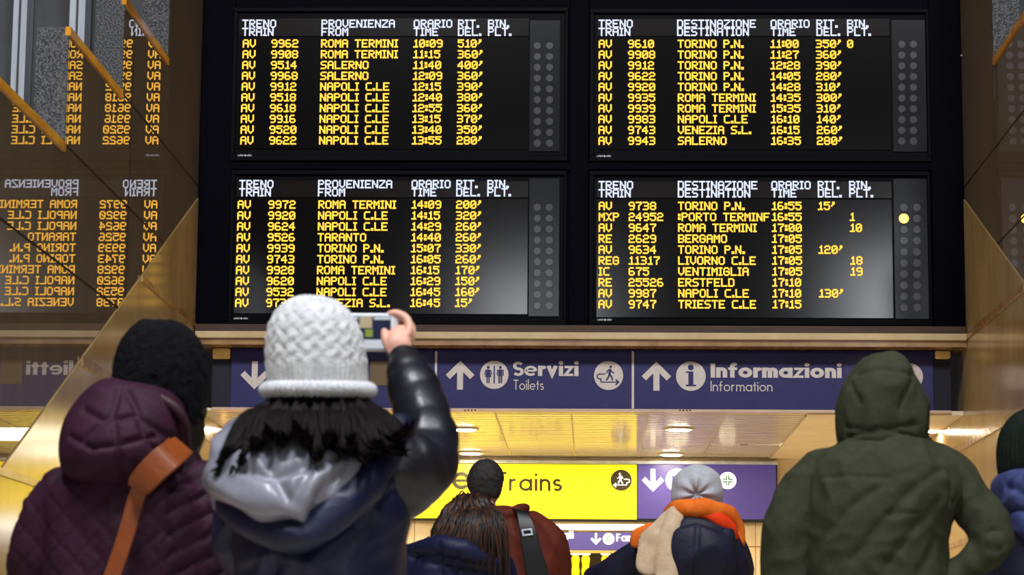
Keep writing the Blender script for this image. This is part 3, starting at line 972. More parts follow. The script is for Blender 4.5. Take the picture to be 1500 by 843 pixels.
MB().box(p.x, q.x, D3-.01, D3+.11, q.z-.03, q.z-.001).build('bottom_rail', M['brass'], s3)
for xr_ in (p.x+.3, q.x-.3): MB().box(xr_-.015, xr_+.015, D3+.03, D3+.06, p.z, z2).build('hanger', M['metal_pale'], s3)
e = D3/F; Y3 = D3-.004
T2 = lambda px, py: (W(px, py, Y3).x, W(px, py, Y3).z)
x, z = T2(778, 789); letters(MB(), 'Bagagli', x, z, Y3, 11*e, .2, 62*e, .06)
lb = MB(); letters(lb, 'Bagagli', x, z, Y3, 11*e, .2, 62*e, .06); lb.build('lettering', M['far_white'], s3)
x, z = T2(873, 790); arrow(MB(), x, z, 8*e, 8.5*e, Y3, False).build('arrow_symbol', M['far_white'], s3)
x, z = T2(891.5, 790); cross_symbol(x, z, 8.5*e, Y3, s3)
x, z = T2(902.5, 793.5); letters(MB(), 'Farmacia', x, z, Y3, 11*e, .2, 64*e, .06).build('lettering', M['far_white'], s3)
for i, (px, lab) in enumerate(((843, 'yellow lit column with white cap, leftmost in the shopfront gap'), (858, 'yellow lit column with white cap, middle of the shopfront gap'), (887, 'yellow lit column with white cap, nearest the tan scarf'))):
    D4 = 30.6
    c = W(px, 816, D4); r = .048
    t = thing('lit_column', (c.x, D4, 0), lab, 'lit column', 'yellow columns in the shopfront')
    v, f = tube([(c.x, D4, .06), (c.x, D4, c.z*.5), (c.x, D4, c.z-.03)], [r, r, r], n=30, seg=16, wob=lambda s: 1+.12*math.sin(s*90))
    put('shaft', v, f, M['shop_yellow'], t, True)
    bevel(MB().box(c.x-.06, c.x+.06, D4-.06, D4+.06, c.z+.02, c.z+.075).build('cap', M['far_white'], t), .012)
    MB().box(c.x-.07, c.x+.07, D4-.07, D4+.07, 0, .06).build('foot', M['black'], t)

# ------------------------------------------------------------------ people
def scale_at(D): return F/D
def hand_shapes(wrist, d, palm_n, size=1.0, curl=.5, side=1):
    """palm, four unequal bent fingers and a thumb: wrist point, direction of the hand, palm normal"""
    d = Vector(d).normalized(); n = Vector(palm_n); n = (n-d*n.dot(d)).normalized(); b = d.cross(n)*side
    wrist = Vector(wrist); k = size
    out = [tube([wrist-d*.02*k, wrist+d*.03*k, wrist+d*.075*k], [.024*k, .034*k, .036*k], n=4, seg=14, flat=.5)]
    for i, (off, ln) in enumerate(((-.030, .066), (-.010, .078), (.010, .074), (.029, .058))):
        p0 = wrist+d*.055*k+b*off*.8*k
        p1 = wrist+d*(.085 if i != 3 else .078)*k+b*off*k
        a1, a2 = curl*.8, curl*1.9
        p2 = p1+(d*math.cos(a1)+n*math.sin(a1))*ln*.5*k
        p3 = p2+(d*math.cos(a2)+n*math.sin(a2))*ln*.5*k
        out.append(tube([p0, p1, p2, p3], [.0105*k, .0100*k, .0092*k, .0078*k], n=4, seg=10))
    p0 = wrist+d*.02*k-b*.02*k
    out.append(tube([p0, wrist+d*.045*k-b*.046*k+n*.008*k, wrist+d*.075*k-b*.056*k+n*.02*k], [.015*k, .012*k, .0095*k], n=4, seg=10))
    return out

def person(label, D, head, hr, group_arms, hip_x, feet_x, yaw=0.0, chest_px=None, tilt=0.0, hands=True, voxel=.0085):
    """continuous body (head, neck, trunk, arms, hands, legs) under the clothes; head = pixel centre; hr = head half-height in m"""
    hc = W(*head, D)
    hip = Vector((W(hip_x, 843, D).x, D, .92))
    root = thing('person', (hip.x, D, 0), label, 'person', 'people watching the train boards')
    rot = Matrix.Rotation(yaw, 3, 'Z') @ Matrix.Rotation(tilt, 3, 'X')
    k = hr/.115
    fw = lambda x, y, z: hc+rot @ Vector((x*k, y*k, z*k))
    sh = [ball(hc, (.072*k, .092*k, .115*k), rot), ball(fw(0, .025, -.055), (.055*k, .07*k, .065*k), rot),
          ball(fw(0, .098, -.018), (.013*k, .02*k, .026*k), rot), ball(fw(0, .084, .018), (.05*k, .014*k, .014*k), rot),
          ball(fw(0, .084, -.058), (.026*k, .012*k, .009*k), rot),
          ball(fw(.084, -.005, -.01), (.011*k, .02*k, .033*k), rot), ball(fw(-.084, -.005, -.01), (.011*k, .02*k, .033*k), rot)]
    neck = Vector((hc.x, D+.0, hc.z-.235*k))
    sh.append(tube([hc+Vector((0, -.01, -.06*k)), hc+Vector((0, -.02, -.15*k)), neck], [.052*k, .055*k, .07*k], n=4, seg=18))
    zs = neck.z-.03
    sx = (neck.x+hip.x)/2
    sh.append(loft([(hip.x, D, .80, .12, .085), (hip.x, D, .92, .14, .095), (sx, D, 1.08, .115, .08), (neck.x, D, zs-.17, .14, .09), (neck.x, D, zs-.03, .12, .07), (neck.x, D, zs+.05, .06, .05)]))
    for path in group_arms:
        P = [Vector(p) for p in path]
        sh.append(tube([(neck+P[0])/2+Vector((0, 0, -.03))]+P, [.045, .042]+[.036]*(len(P)-2)+[.024], n=5, seg=14))
        if hands:
            sh += hand_shapes(P[-1], P[-1]-P[-2], Vector((1 if P[-1].x < hip.x else -1, .3, 0)), curl=.6, side=1 if P[-1].x < hip.x else -1)
    for i, fx_ in enumerate(feet_x):
        x = W(fx_, 843, D).x
        sh.append(tube([(hip.x+(x-hip.x)*.7, D, .88), (x, D+.01, .48), (x, D-.01, .09)], [.085, .058, .042], n=5, seg=18))
        sh.append(tube([(x, D-.04, .05), (x, D+.14, .035)], [.038, .03], n=3, seg=12))
    v, f = fuse(sh, voxel, 2)
    put('body', v, f, M['skin'], root, True)
    for sgn in (-1, 1):
        put('eye', *ball(fw(sgn*.03, .086, .002), (.012*k,)*3, None, 12, 8), M['eye'], root, True)
    tr = [tube([(hip.x+(W(x_, 843, D).x-hip.x)*.6, D, .95), (W(x_, 843, D).x, D+.01, .48), (W(x_, 843, D).x, D-.01, .10)], [.115, .085, .072], n=8, seg=24) for x_ in feet_x]
    tr.append(loft([(hip.x, D, .86, .15, .11), (hip.x, D, 1.0, .155, .115)]))
    v, f = disp(fuse(tr, .012, 3), wrinkle(3, .006, 14, (1, 1, 1.6)))
    put('trousers', v, f, M['trousers'], root, True)
    for x_ in feet_x:
        x = W(x_, 843, D).x
        v, f = fuse([tube([(x, D-.07, .058), (x, D+.05, .05), (x, D+.19, .042)], [.05, .05, .038], n=4, seg=16), MB().box(x-.042, x+.042, D-.1, D+.2, .001, .025).__dict__ and ([*MB().box(x-.042, x+.042, D-.1, D+.2, .001, .025).v], [*MB().box(x-.042, x+.042, D-.1, D+.2, .001, .025).f])], .009, 2)
        v[:, 2] = np.maximum(v[:, 2], 0.0)
        put('shoe', v, f, M['shoe'], root, True)
    return root, hc

def garment(name, shapes, voxel, smooth, fn, mat, root):
    v, f = disp(fuse(shapes, voxel, smooth), fn) if fn else fuse(shapes, voxel, smooth)
    return put(name, v, f, mat, root, True)

def ptube(pts, D, n=7, seg=20, **kw):
    """tube through picture-measured points (px, py, dy, radius in px) around depth D"""
    P = [W(a, b, D+d) for a, b, d, r in pts]
    return tube(P, [r/F*(D+d) for a, b, d, r in pts], n=n, seg=seg, **kw)

def quilt(D, cx_px, ang, pitch_m, depth, width=.006):
    """diamond quilting grooves on the back of a garment"""
    cx = W(cx_px, 700, D).x
    c, s = math.cos(ang), math.sin(ang)
    def fn(v):
        x = v[:, 0]-cx; z = v[:, 2]
        out = np.zeros(len(v))
        for sg in (-1, 1):
            u = (x*c*sg+z*s)/pitch_m
            dd = np.abs(u-np.round(u))*pitch_m
            out = np.maximum(out, np.exp(-(dd/width)**2))
        return -depth*out
    return fn

def slanted(D, ang, pitch_m, depth, width, x_px, sign):
    """slanted quilting on one side of x_px"""
    xx = W(x_px, 700, D).x
    c, s = math.cos(ang), math.sin(ang)
    def fn(v):
        u = (v[:, 0]*c+v[:, 2]*s)/pitch_m
        dd = np.abs(u-np.round(u))*pitch_m
        return -depth*np.exp(-(dd/width)**2)*((v[:, 0]-xx)*sign > 0)
    return fn

def hair_strands(tips, mat, name, root, rad=.0045):
    """loose locks drawn as tapering tubes, one mesh"""
    mb = MB()
    for P in tips:
        mb.add(tube(P, [rad*.8]+[rad]*(len(P)-2)+[rad*.25], n=4, seg=6))
    return mb.build(name, mat, root, True)

# ---- woman in the plum quilted jacket
D = 6.8
arms = [[W(82, 735, D), W(52, 850, D+.02), W(92, 985, D-.10)], [W(300, 725, D), W(328, 850, D+.02), W(290, 985, D-.10)]]
P1, hc = person('person in plum quilted jacket and fuzzy black hat with a tan strap across the back', D, (236, 560), .112, arms, 195, (160, 235), yaw=-.5, tilt=.15)
tor = ploft([(1075, 72, 305, .17, .17), (1000, 66, 312, .18, .18), (900, 66, 320, .19, .19), (843, 64, 318, .19, .19), (780, 66, 314, .19, .18), (735, 74, 308, .185, .16), (705, 90, 296, .17, .14), (682, 120, 270, .14, .12), (660, 150, 250, .09, .09)], D)
sl = ptube([(120, 712, 0, 42), (88, 748, 0, 50), (68, 800, .0, 50), (62, 860, .02, 46), (70, 930, -.03, 42), (90, 985, -.08, 36)], D)
sr = ptube([(268, 700, 0, 38), (292, 730, 0, 44), (303, 790, .0, 46), (307, 850, .02, 44), (302, 925, -.03, 40), (291, 985, -.08, 35)], D)
garment('jacket', [tor, sl, sr], .0085, 3, plus(quilt(D, 195, .75, .058, .0045, .0045), slanted(D, -1.0, .05, .010, .009, 262, 1), wrinkle(11, .010, 11), wrinkle(12, .005, 24)), M['plum'], P1)
hood = ploft([(722, 128, 235, .18, .10), (704, 105, 262, .235, .12), (680, 97, 275, .26, .14), (650, 97, 279, .255, .15), (620, 103, 279, .225, .15), (596, 116, 276, .19, .14), (578, 132, 262, .16, .12), (566, 150, 236, .12, .09), (560, 168, 215, .08, .06)], D)
lines = [[(172, 570), (168, 610), (178, 660), (184, 705)], [(182, 572), (200, 600), (215, 640), (235, 668)], [(122, 600), (160, 622), (200, 612), (250, 640), (280, 650)], [(104, 640), (140, 660), (180, 655), (230, 640)], [(168, 610), (122, 650)]]
garment('hood', [hood], .0075, 2, plus(seams(lines, D-.2, .008, .012), wrinkle(5, .009, 10)), M['plum'], P1)
rim = ptube([(150, 570, -.085, 5), (178, 566, -.10, 6), (210, 572, -.125, 7), (240, 586, -.15, 7), (262, 604, -.15, 7), (274, 628, -.13, 6), (277, 655, -.11, 5)], D)
garment('hood_rim', [rim], .006, 2, wrinkle(4, .003, 20), M['plum_trim'], P1)
hat = ploft([(628, 176, 292, .095, .11), (600, 169, 299, .115, .125), (565, 168, 301, .125, .13), (530, 170, 300, .125, .13), (500, 180, 291, .115, .12), (482, 196, 276, .09, .095), (474, 212, 262, .055, .06)], D)
lobes = [ball(W(214, 493, D-.01), (.043, .06, .045)), ball(W(255, 496, D), (.05, .06, .043))]
garment('hat', [hat]+lobes, .0065, 2, plus(wrinkle(8, .004, 60), wrinkle(9, .003, 25)), M['fur_black'], P1)
hm_ = ploft([(668, 205, 286, .07, .1), (640, 190, 296, .09, .12), (610, 180, 297, .10, .12), (585, 180, 297, .1, .11)], D)
garment('hair', [hm_, ptube([(282, 560, .0, 12), (291, 590, 0, 11), (288, 612, -.01, 8), (296, 622, -.01, 3)], D)], .0065, 2, wrinkle(21, .005, 30, (1, 1, .2)), M['hair_black'], P1)

sb = thing('shoulder_bag', W(110, 960, D-.26), 'tan leather shoulder bag whose wide strap crosses the plum jacket', 'bag')
def band(pts, D, th=.006):
    """flat strap: (px, py, dy, half width px, direction angle of its width)"""
    q = catmull([(a, b, d, w_, an) for a, b, d, w_, an in pts], 6)
    rings = []
    for a, b, d, w_, an in q:
        c = W(a, b, D+d); wd = w_/F*(D+d)
        dx, dz = math.cos(an)*wd, -math.sin(an)*wd
        rings.append([(c.x-dx, c.y-th, c.z-dz), (c.x+dx, c.y-th, c.z+dz), (c.x+dx, c.y+th, c.z+dz), (c.x-dx, c.y+th, c.z-dz)])
    return skin_rings(rings)
bevel(put('strap', *band([(262, 650, -.10, 16, .85), (250, 662, -.235, 16, .8), (214, 704, -.29, 12.5, .5), (200, 730, -.252, 12, .28), (186, 780, -.255, 12, .2), (165, 843, -.25, 12, .25), (140, 900, -.25, 12, .3), (125, 930, -.25, 12, .3)], D), M['strap_orange'], sb), .002)
bevel(put('strap_pad', *band([(270, 652, -.18, 18, .7), (250, 667, -.285, 21, .75), (228, 686, -.306, 21, .75), (207, 709, -.298, 19, .62), (201, 718, -.285, 15, .5)], D, .011), M['strap_orange'], sb), .006, 3)
p = W(110, 990, D-.25)
bag = loft([(p.x, p.y, p.z-.14, .17, .05), (p.x, p.y, p.z-.13, .18, .055), (p.x, p.y, p.z, .175, .055), (p.x, p.y, p.z+.11, .165, .04), (p.x, p.y, p.z+.12, .16, .03)], power=5)
put('bag_body', *bag, M['strap_orange'], sb, True)

# ---- woman in the white hat, photographing the boards
D = 6.1
HD = .34                                                # how far the raised hand reaches forward
wr = W(588, 530, D+HD-.03)
arm_r = [W(560, 668, D+.0), W(648, 680, D+.12), W(618, 590, D+.26), wr]
arm_l = [W(348, 690, D), W(340, 800, D+.12), W(400, 720, D+.30)]
P2, hc = person('person in white knitted hat and dark shiny coat, raising a phone towards the boards', D, (466, 540), .112, [arm_l], 460, (415, 505), tilt=.2)
tor = ploft([(1120, 335, 590, .19, .18), (1000, 340, 588, .18, .18), (900, 345, 588, .18, .18), (843, 350, 589, .18, .18), (790, 344, 590, .185, .17), (740, 338, 592, .18, .16), (700, 336, 590, .165, .15), (672, 350, 580, .14, .13), (650, 385, 556, .11, .11), (632, 420, 525, .08, .09)], D)
puff = lambda k, a: (lambda t: 1+a*abs(math.sin(t*k*PI)))
upper = ptube([(545, 690, 0, 54), (590, 692, .03, 58), (618, 686, .08, 47), (630, 660, .13, 40), (624, 625, .19, 39), (611, 585, .25, 36), (600, 552, .29, 32), (593, 530, .32, 26)], D, n=12, seg=28, wob=puff(7, .08))
under = ptube([(570, 745, 0, 30), (604, 722, .05, 34), (622, 696, .1, 30)], D)
lsl = ptube([(385, 690, 0, 52), (364, 740, .02, 46), (362, 800, .08, 44), (380, 780, .2, 38), (405, 728, .3, 28)], D)
cf = garment('coat', [tor, lsl], .0085, 3, plus(wrinkle(31, .014, 9), wrinkle(32, .006, 22), seams([[(340, 762), (430, 800), (520, 768), (592, 700)], [(400, 800), (405, 843)]], D-.15, .01, .008)), M['navy_coat'], P2)
garment('sleeve', [upper, under], .0075, 2, wrinkle(36, .007, 16), M['sleeve_black'], P2)
fold = ptube([(585, 628, -.02, 20), (562, 668, -.11, 26), (530, 714, -.19, 27), (482, 760, -.245, 26), (430, 787, -.255, 23), (375, 770, -.225, 20), (336, 740, -.15, 18)], D, n=8)
garment('hood_edge', [fold], .0075, 2, wrinkle(38, .009, 12), M['navy_coat'], P2)
hood = ploft([(784, 405, 470, .20, .0), (772, 375, 488, .27, .02), (746, 344, 515, .305, .06), (712, 327, 540, .285, .1), (672, 327, 558, .225, .1), (642, 336, 568, .165, .1), (618, 356, 564, .12, .08), (604, 396, 544, .08, .05)], D)
lines = [[(390, 640), (400, 690), (430, 735)], [(470, 625), (462, 680), (440, 740)], [(360, 690), (410, 705), (470, 690), (520, 660)], [(520, 640), (500, 690), (470, 730)]]
garment('hood', [hood], .0075, 2, plus(seams(lines, D-.2, .013, .02), wrinkle(33, .020, 11), wrinkle(34, .016, 22)), M['satin'], P2)
hmass = ploft([(660, 372, 560, .14, .1), (650, 346, 586, .165, .12), (630, 348, 586, .165, .12), (608, 372, 566, .15, .12), (588, 396, 540, .115, .12), (560, 404, 530, .10, .11)], D)
v, f = fuse([hmass], .008, 2)
# the hood opens below: the hair mass hangs as a curtain of locks over it
def locks(v):
    ang = np.arctan2(v[:, 1]-D, v[:, 0]-W(466, 640, D).x)
    return .007*np.sin(ang*38+3*np.sin(v[:, 2]*22))+.005*np.sin(ang*17+1.0)
v, f = disp((v, f), locks)
put('hair', v, f, M['hair_brown'], P2, True)
rg = random.Random(5); tips = []
LOCKS = [(402, 316, 690), (403, 326, 668), (406, 338, 704), (410, 352, 680), (416, 368, 652), (424, 388, 634), (434, 410, 646), (446, 432, 630), (456, 448, 640), (466, 466, 672), (475, 484, 640), (484, 500, 668), (494, 518, 648), (504, 538, 676), (513, 556, 656), (522, 574, 664), (528, 590, 644), (533, 602, 628), (534, 594, 662)]
for a0, e0, y0 in LOCKS:
    out = (e0-460)/140
    dp = -.185-.045*max(0, 1-out*out)
    for j in range(24):
        a = a0+rg.uniform(-10, 10); e = e0+rg.gauss(0, 4); ye = y0+rg.uniform(-16, 8)
        w_ = rg.uniform(-12, 12)
        tips.append([W(a, 592, D-.07), W(a+(e0-a)*.42+w_, 612+rg.uniform(-3, 5), D+dp*.80), W(a+(e0-a)*.8+w_*.8, (600+ye*1.1)/2.08+18, D+dp*1.03-.014*rg.random()), W(e, ye, D+dp*1.12-.03-.02*rg.random())])
hair_strands(tips, M['hair_brown'], 'hair_locks', P2, .005)
hat = ploft([(590, 400, 534, .115, .12), (575, 394, 538, .125, .13), (545, 391, 538, .135, .135), (515, 390, 535, .135, .135), (485, 393, 528, .13, .13), (460, 404, 514, .11, .11), (444, 421, 496, .08, .08), (436, 440, 476, .04, .045)], D)
def cable(v):
    ang = np.arctan2(v[:, 1]-D, v[:, 0]-W(464, 520, D).x); z = v[:, 2]
    z0 = W(464, 548, D).z
    up = np.clip((z-z0)/.03, 0, 1)
    rib = .0016*np.cos(ang*60)
    cab = .0034*np.cos(ang*22+1.2*np.sin(z*170))*np.abs(np.cos(z*95+1.2*np.round(ang*22/PI)))
    return rib*(1-up)+cab*up
v, f = disp(fuse([hat], .005, 2), cable)
put('hat', v, f, M['knit_white'], P2, True)
c = W(466, 570, D)
ring = [(c.x+.128*math.cos(a), D+.134*math.sin(a), c.z-.004+.010*math.sin(a*1)) for a in [2*PI*k/30 for k in range(31)]]
v, f = disp(fuse([tube(ring, [.0205]*31, n=2, seg=14)], .005, 2), lambda v: .002*np.cos(np.arctan2(v[:, 1]-D, v[:, 0]-c.x)*60))
b_ = put('hat_brim', v, f, M['knit_white'], P2, True)
# raised right hand closed on the phone
PD = D+HD+.045                                         # phone plane
def H(px, py, d): return W(px, py, D+HD+d)
m_ = lambda px: px/F*(D+HD)
hs = [tube([H(592, 545, -.03), H(590, 525, -.0), H(584, 505, .0), H(586, 490, .02)], [m_(18), m_(18), m_(19), m_(17)], n=5, seg=16, flat=.62)]
for pts, r in (([(584, 505, .0), (599, 486, .012), (596, 468, .03), (582, 460, .05), (571, 460, .052)], 6.6),
               ([(586, 508, .01), (602, 492, .035), (600, 476, .065), (586, 470, .075), (566, 472, .078)], 6.8),
               ([(586, 510, .01), (601, 500, .04), (600, 488, .07), (586, 484, .08), (566, 486, .08)], 6.5),
               ([(584, 516, .01), (597, 510, .04), (596, 500, .068), (583, 498, .078), (569, 500, .08)], 5.6),
               ([(579, 522, -.01), (570, 510, .0), (565, 498, .012), (563, 486, .022)], 7.2)):
    hs.append(tube([H(*p) for p in pts], [m_(r)*1.1]+[m_(r)]*(len(pts)-2)+[m_(r)*.8], n=5, seg=12))
v, f = fuse(hs+[tube([wr-Vector((-.02, .06, .06)), wr, H(590, 520, 0)], [.03, .027, .028], n=4, seg=14)], .0032, 3)
put('hand', v, f, M['skin'], P2, True)
put('cuff', *fuse([ptube([(600, 548, HD-.05, 27), (596, 534, HD-.02, 25), (594, 527, HD-.01, 23)], D)], .006, 2), M['sleeve_black'], P2, True)

ph = thing('phone', W(548, 487, PD), 'white smartphone held up sideways beside the white hat, filming the boards', 'phone')
def prect(a, b, c, d, y0, y1, name, mat, bev=0, seg=4):
    p, q = W(a, b, PD), W(c, d, PD)
    o = MB().box(p.x, q.x, PD+y0, PD+y1, q.z, p.z).build(name, mat, ph)
    if bev: bevel(o, bev, seg)
    return o
prect(500, 459, 583, 515, 0, .009, 'case', M['phone_white'], .004)
M['scr_dark'] = glow('phone_screen_dark', (.012, .016, .05), 1)
M['scr_white'] = glow('phone_screen_white', (.62, .66, .72), .9)
M['scr_beige'] = glow('phone_screen_beige', (.46, .36, .24), 1)
M['scr_green'] = glow('phone_screen_green', (.22, .28, .05), 1)
sc_ = prect(507, 464, 572, 511, -.0015, -.0002, 'screen', M['scr_dark'])
for a, b, c_, d_, mt in ((507, 498, 572, 511, 'scr_white'), (527, 464, 545, 481, 'scr_beige'), (535, 483, 546, 494, 'scr_green'), (548, 465, 572, 469, 'scr_white'), (507, 465, 525, 468, 'scr_white')):
    o = prect(a, b, c_, d_, -.0025, -.0017, 'screen_picture', M[mt]); o.parent = sc_

# ---- short-haired man in the rust jacket
D = 11.9
arms = [[W(690, 790, D), W(684, 850, D), W(690, 910, D-.05)], [W(806, 795, D), W(818, 850, D), W(800, 910, D-.05)]]
P3, hc = person('short-haired person in rust red jacket standing before the yellow sign', D, (711, 706), .115, arms, 748, (728, 770), yaw=-.35, tilt=.12)
tor = ploft([(930, 690, 812, .17, .17), (843, 682, 826, .18, .17), (810, 684, 818, .18, .16), (785, 690, 806, .17, .15), (765, 700, 790, .14, .13), (752, 710, 768, .1, .1), (745, 716, 754, .07, .08)], D)
col = ptube([(716, 748, -.07, 5), (728, 752, -.12, 6), (744, 753, -.13, 7), (758, 748, -.10, 7), (770, 745, -.05, 5)], D)
a1 = ptube([(780, 775, 0, 24), (805, 800, 0, 25), (813, 850, 0, 23), (803, 905, -.04, 18)], D)
a2 = ptube([(708, 775, 0, 22), (696, 800, 0, 24), (690, 850, 0, 22), (692, 905, -.04, 18)], D)
garment('jacket', [tor, a1, a2, col], .0105, 3, wrinkle(51, .012, 9), M['rust'], P3)
hh = ploft([(731, 700, 731, .072, -.01), (724, 690, 734, .085, .02), (712, 684.5, 736.5, .097, .06), (700, 685, 738.5, .105, .09), (686, 690, 734, .095, .09), (677, 699, 725, .065, .07), (673, 707, 717, .03, .04)], D)
garment('hair', [hh], .006, 2, wrinkle(52, .0022, 90), M['hair_short'], P3)
bp = thing('sling_bag', W(786, 860, D-.2), 'black sling bag strap with a bright buckle over the rust red jacket', 'bag')
bevel(put('strap', *band([(752, 745, -.10, 7, .2), (764, 750, -.175, 9, .15), (772, 772, -.215, 12, .1), (778, 800, -.225, 14, .1), (788, 843, -.225, 17, .1), (794, 870, -.225, 17, .1)], D, .008), M['black'], bp), .003)
for x0, y0, x1, y1 in ((765, 776, 780, 778), (765, 784, 780, 786), (764, 776, 766.5, 786), (778, 777, 780.5, 786)):
    pass
fr_ = [W(765, 777.5, D-.235), W(778, 776, D-.235), W(779.5, 783.5, D-.235), W(766.5, 785, D-.235), W(765, 777.5, D-.235)]
mbk = MB()
for a, b in zip(fr_[:-1], fr_[1:]): mbk.add(tube([a, b], [.0045, .0045], n=2, seg=8))
mbk.build('buckle', M['metal_pale'], bp, True)
p = W(790, 905, D-.23)
put('bag_body', *loft([(p.x, p.y, p.z-.15, .11, .05), (p.x, p.y, p.z-.14, .12, .06), (p.x, p.y, p.z+.1, .12, .06), (p.x, p.y, p.z+.13, .1, .04)], power=4), M['black'], bp, True)

# ---- girl with auburn hair
D = 10.6
arms = [[W(622, 825, D), W(600, 880, D), W(625, 945, D-.05)], [W(728, 825, D), W(742, 880, D), W(720, 945, D-.05)]]
P4, hc = person('person with loose auburn hair and navy padded coat, in front of the rust jacket', D, (692, 768), .105, arms, 672, (650, 698), tilt=.12, yaw=.1)
tor = ploft([(960, 605, 738, .17, .16), (880, 600, 745, .18, .16), (843, 602, 746, .185, .16), (825, 610, 738, .18, .15), (810, 622, 724, .165, .13), (798, 640, 708, .12, .11), (785, 665, 712, .07, .07)], D)
a1 = ptube([(640, 815, 0, 22), (612, 822, 0, 24), (604, 870, 0, 24), (622, 935, -.04, 19)], D)
a2 = ptube([(706, 818, 0, 20), (730, 835, 0, 23), (736, 875, 0, 23), (720, 935, -.04, 18)], D)
hd = ptube([(598, 806, -.03, 8), (630, 799, -.14, 12), (665, 803, -.19, 15), (700, 815, -.19, 14), (735, 832, -.12, 10)], D)
garment('coat', [tor, a1, a2, hd], .0095, 3, plus(wrinkle(61, .011, 11), seams([[(645, 800), (646, 843)], [(672, 812), (666, 843)], [(600, 822), (745, 836)]], D-.17, .012, .009)), M['puffer_navy'], P4)
hh = ploft([(843, 700, 744, .15, -.02), (815, 655, 741, .17, .02), (790, 634, 735, .165, .08), (765, 642, 731, .155, .1), (745, 654, 724, .135, .1), (731, 668, 713, .1, .08), (725, 680, 702, .05, .05)], D)
def locks4(v):
    ang = np.arctan2(v[:, 1]-D, v[:, 0]-W(690, 780, D).x)
    return .008*np.sin(ang*26+4*np.sin(v[:, 2]*13))+.005*np.sin(ang*51+2*np.sin(v[:, 2]*20))
v, f = disp(fuse([hh], .007, 2), locks4)
put('hair', v, f, M['hair_auburn'], P4, True)
tips = []
rg = random.Random(9)
for i in range(130):
    t = rg.random(); a = 652+80*t
    e = 624+120*t+rg.uniform(-6, 10)
    ye = 800+70*t*t+rg.uniform(-18, 14)
    dp = -.13-.06*math.sin(t*PI)
    tips.append([W(690+(a-690)*.4, 729+8*abs(t-.5), D-.06), W(a+rg.uniform(-5, 5), 755, D+dp*.95), W((a+e)/2+rg.uniform(-7, 7), 785, D+dp-.025), W(e, ye, D+dp-.03)])
tips.append([W(684, 728, D-.06), W(678, 720, D-.07), W(673, 724, D-.08), W(672, 732, D-.09)])
hair_strands(tips, M['hair_auburn'], 'hair_locks', P4, .0042)

# ---- person in the grey beanie with the scarf
D = 11.4
arms = [[W(955, 800, D), W(905, 835, D+.05), W(880, 850, D+.22)], [W(1074, 800, D), W(1088, 860, D), W(1070, 920, D-.05)]]
P5, hc = person('person in pale grey beanie with beige and orange scarf over a dark navy coat', D, (1020, 715), .112, arms, 1022, (1000, 1046), tilt=.15)
tor = ploft([(950, 952, 1090, .17, .16), (880, 948, 1096, .18, .17), (843, 945, 1098, .19, .17), (810, 948, 1093, .19, .16), (785, 958, 1084, .17, .14), (765, 975, 1068, .14, .12), (750, 995, 1050, .1, .1)], D)
a1 = ptube([(975, 790, 0, 26), (940, 812, .03, 26), (900, 838, .1, 24), (872, 846, .2, 20)], D)
a2 = ptube([(1062, 790, 0, 26), (1076, 815, 0, 24), (1077, 860, 0, 23), (1068, 915, -.04, 18)], D)
hd = ploft([(850, 972, 1068, .21, -.05), (820, 966, 1076, .25, -.02), (790, 972, 1074, .25, .02), (770, 984, 1064, .22, .02), (757, 998, 1050, .17, .0), (750, 1008, 1040, .12, -.03)], D)
garment('coat', [tor, a1, a2], .0105, 3, wrinkle(71, .012, 10), M['midnight'], P5)
garment('hood', [hd], .0095, 2, plus(wrinkle(72, .014, 9), seams([[(985, 775), (1020, 765), (1062, 778)], [(1022, 765), (1018, 843)]], D-.2, .012, .01)), M['midnight'], P5)
hat = ploft([(746, 986, 1056, .1, .1), (735, 983, 1058, .125, .115), (718, 983, 1058.5, .135, .12), (700, 988, 1054, .13, .115), (690, 997, 1045, .105, .095), (684, 1008, 1034, .065, .06), (682, 1016, 1026, .03, .03)], D)
gc = W(1021, 725, D-.14)
def gather(v):
    dx, dz = v[:, 0]-gc.x, v[:, 2]-gc.z
    r = np.hypot(dx, dz); a = np.arctan2(dz, dx)
    back = (v[:, 1] < D)
    return back*(-.022*np.exp(-(r/.03)**2)+.009*np.sin(a*8+.6)*np.exp(-(r/.085)**2)*np.clip(r/.02, 0, 1))
v, f = disp(fuse([hat], .0055, 2), plus(gather, wrinkle(74, .003, 22)))
put('hat', v, f, M['felt_grey'], P5, True)
so = ptube([(982, 752, -.06, 12), (996, 745, -.14, 13), (1020, 744, -.175, 13), (1046, 748, -.16, 14), (1066, 757, -.10, 14), (1076, 775, -.06, 13), (1081, 800, -.06, 9)], D)
garment('scarf', [so], .0075, 2, wrinkle(75, .008, 18), M['scarf_orange'], P5)['label'] = 'orange scarf'
sr_ = ptube([(1028, 752, -.19, 7), (1048, 760, -.18, 10), (1066, 774, -.14, 11), (1074, 792, -.1, 7)], D)
garment('scarf_lining', [sr_], .0075, 2, wrinkle(76, .006, 18), M['scarf_red'], P5)['label'] = 'bright red scarf fold'
sbg = [ptube([(1006, 746, -.16, 9), (992, 752, -.15, 14), (975, 775, -.16, 21), (960, 800, -.18, 25), (950, 825, -.19, 22)], D, flat=.4), ptube([(990, 752, -.17, 12), (982, 785, -.20, 15), (976, 815, -.22, 17), (975, 845, -.22, 17)], D, flat=.4)]
garment('scarf_end', sbg, .0075, 2, wrinkle(77, .009, 16, (1, 1, .3)), M['scarf_beige'], P5)['label'] = 'beige scarf end hanging down the back'
ob_ = ptube([(952, 770, -.08, 6), (936, 783, -.09, 10), (931, 795, -.09, 9)], D, flat=.6)
garment('scarf_edge', [ob_], .007, 2, wrinkle(78, .004, 18), M['scarf_orange'], P5)

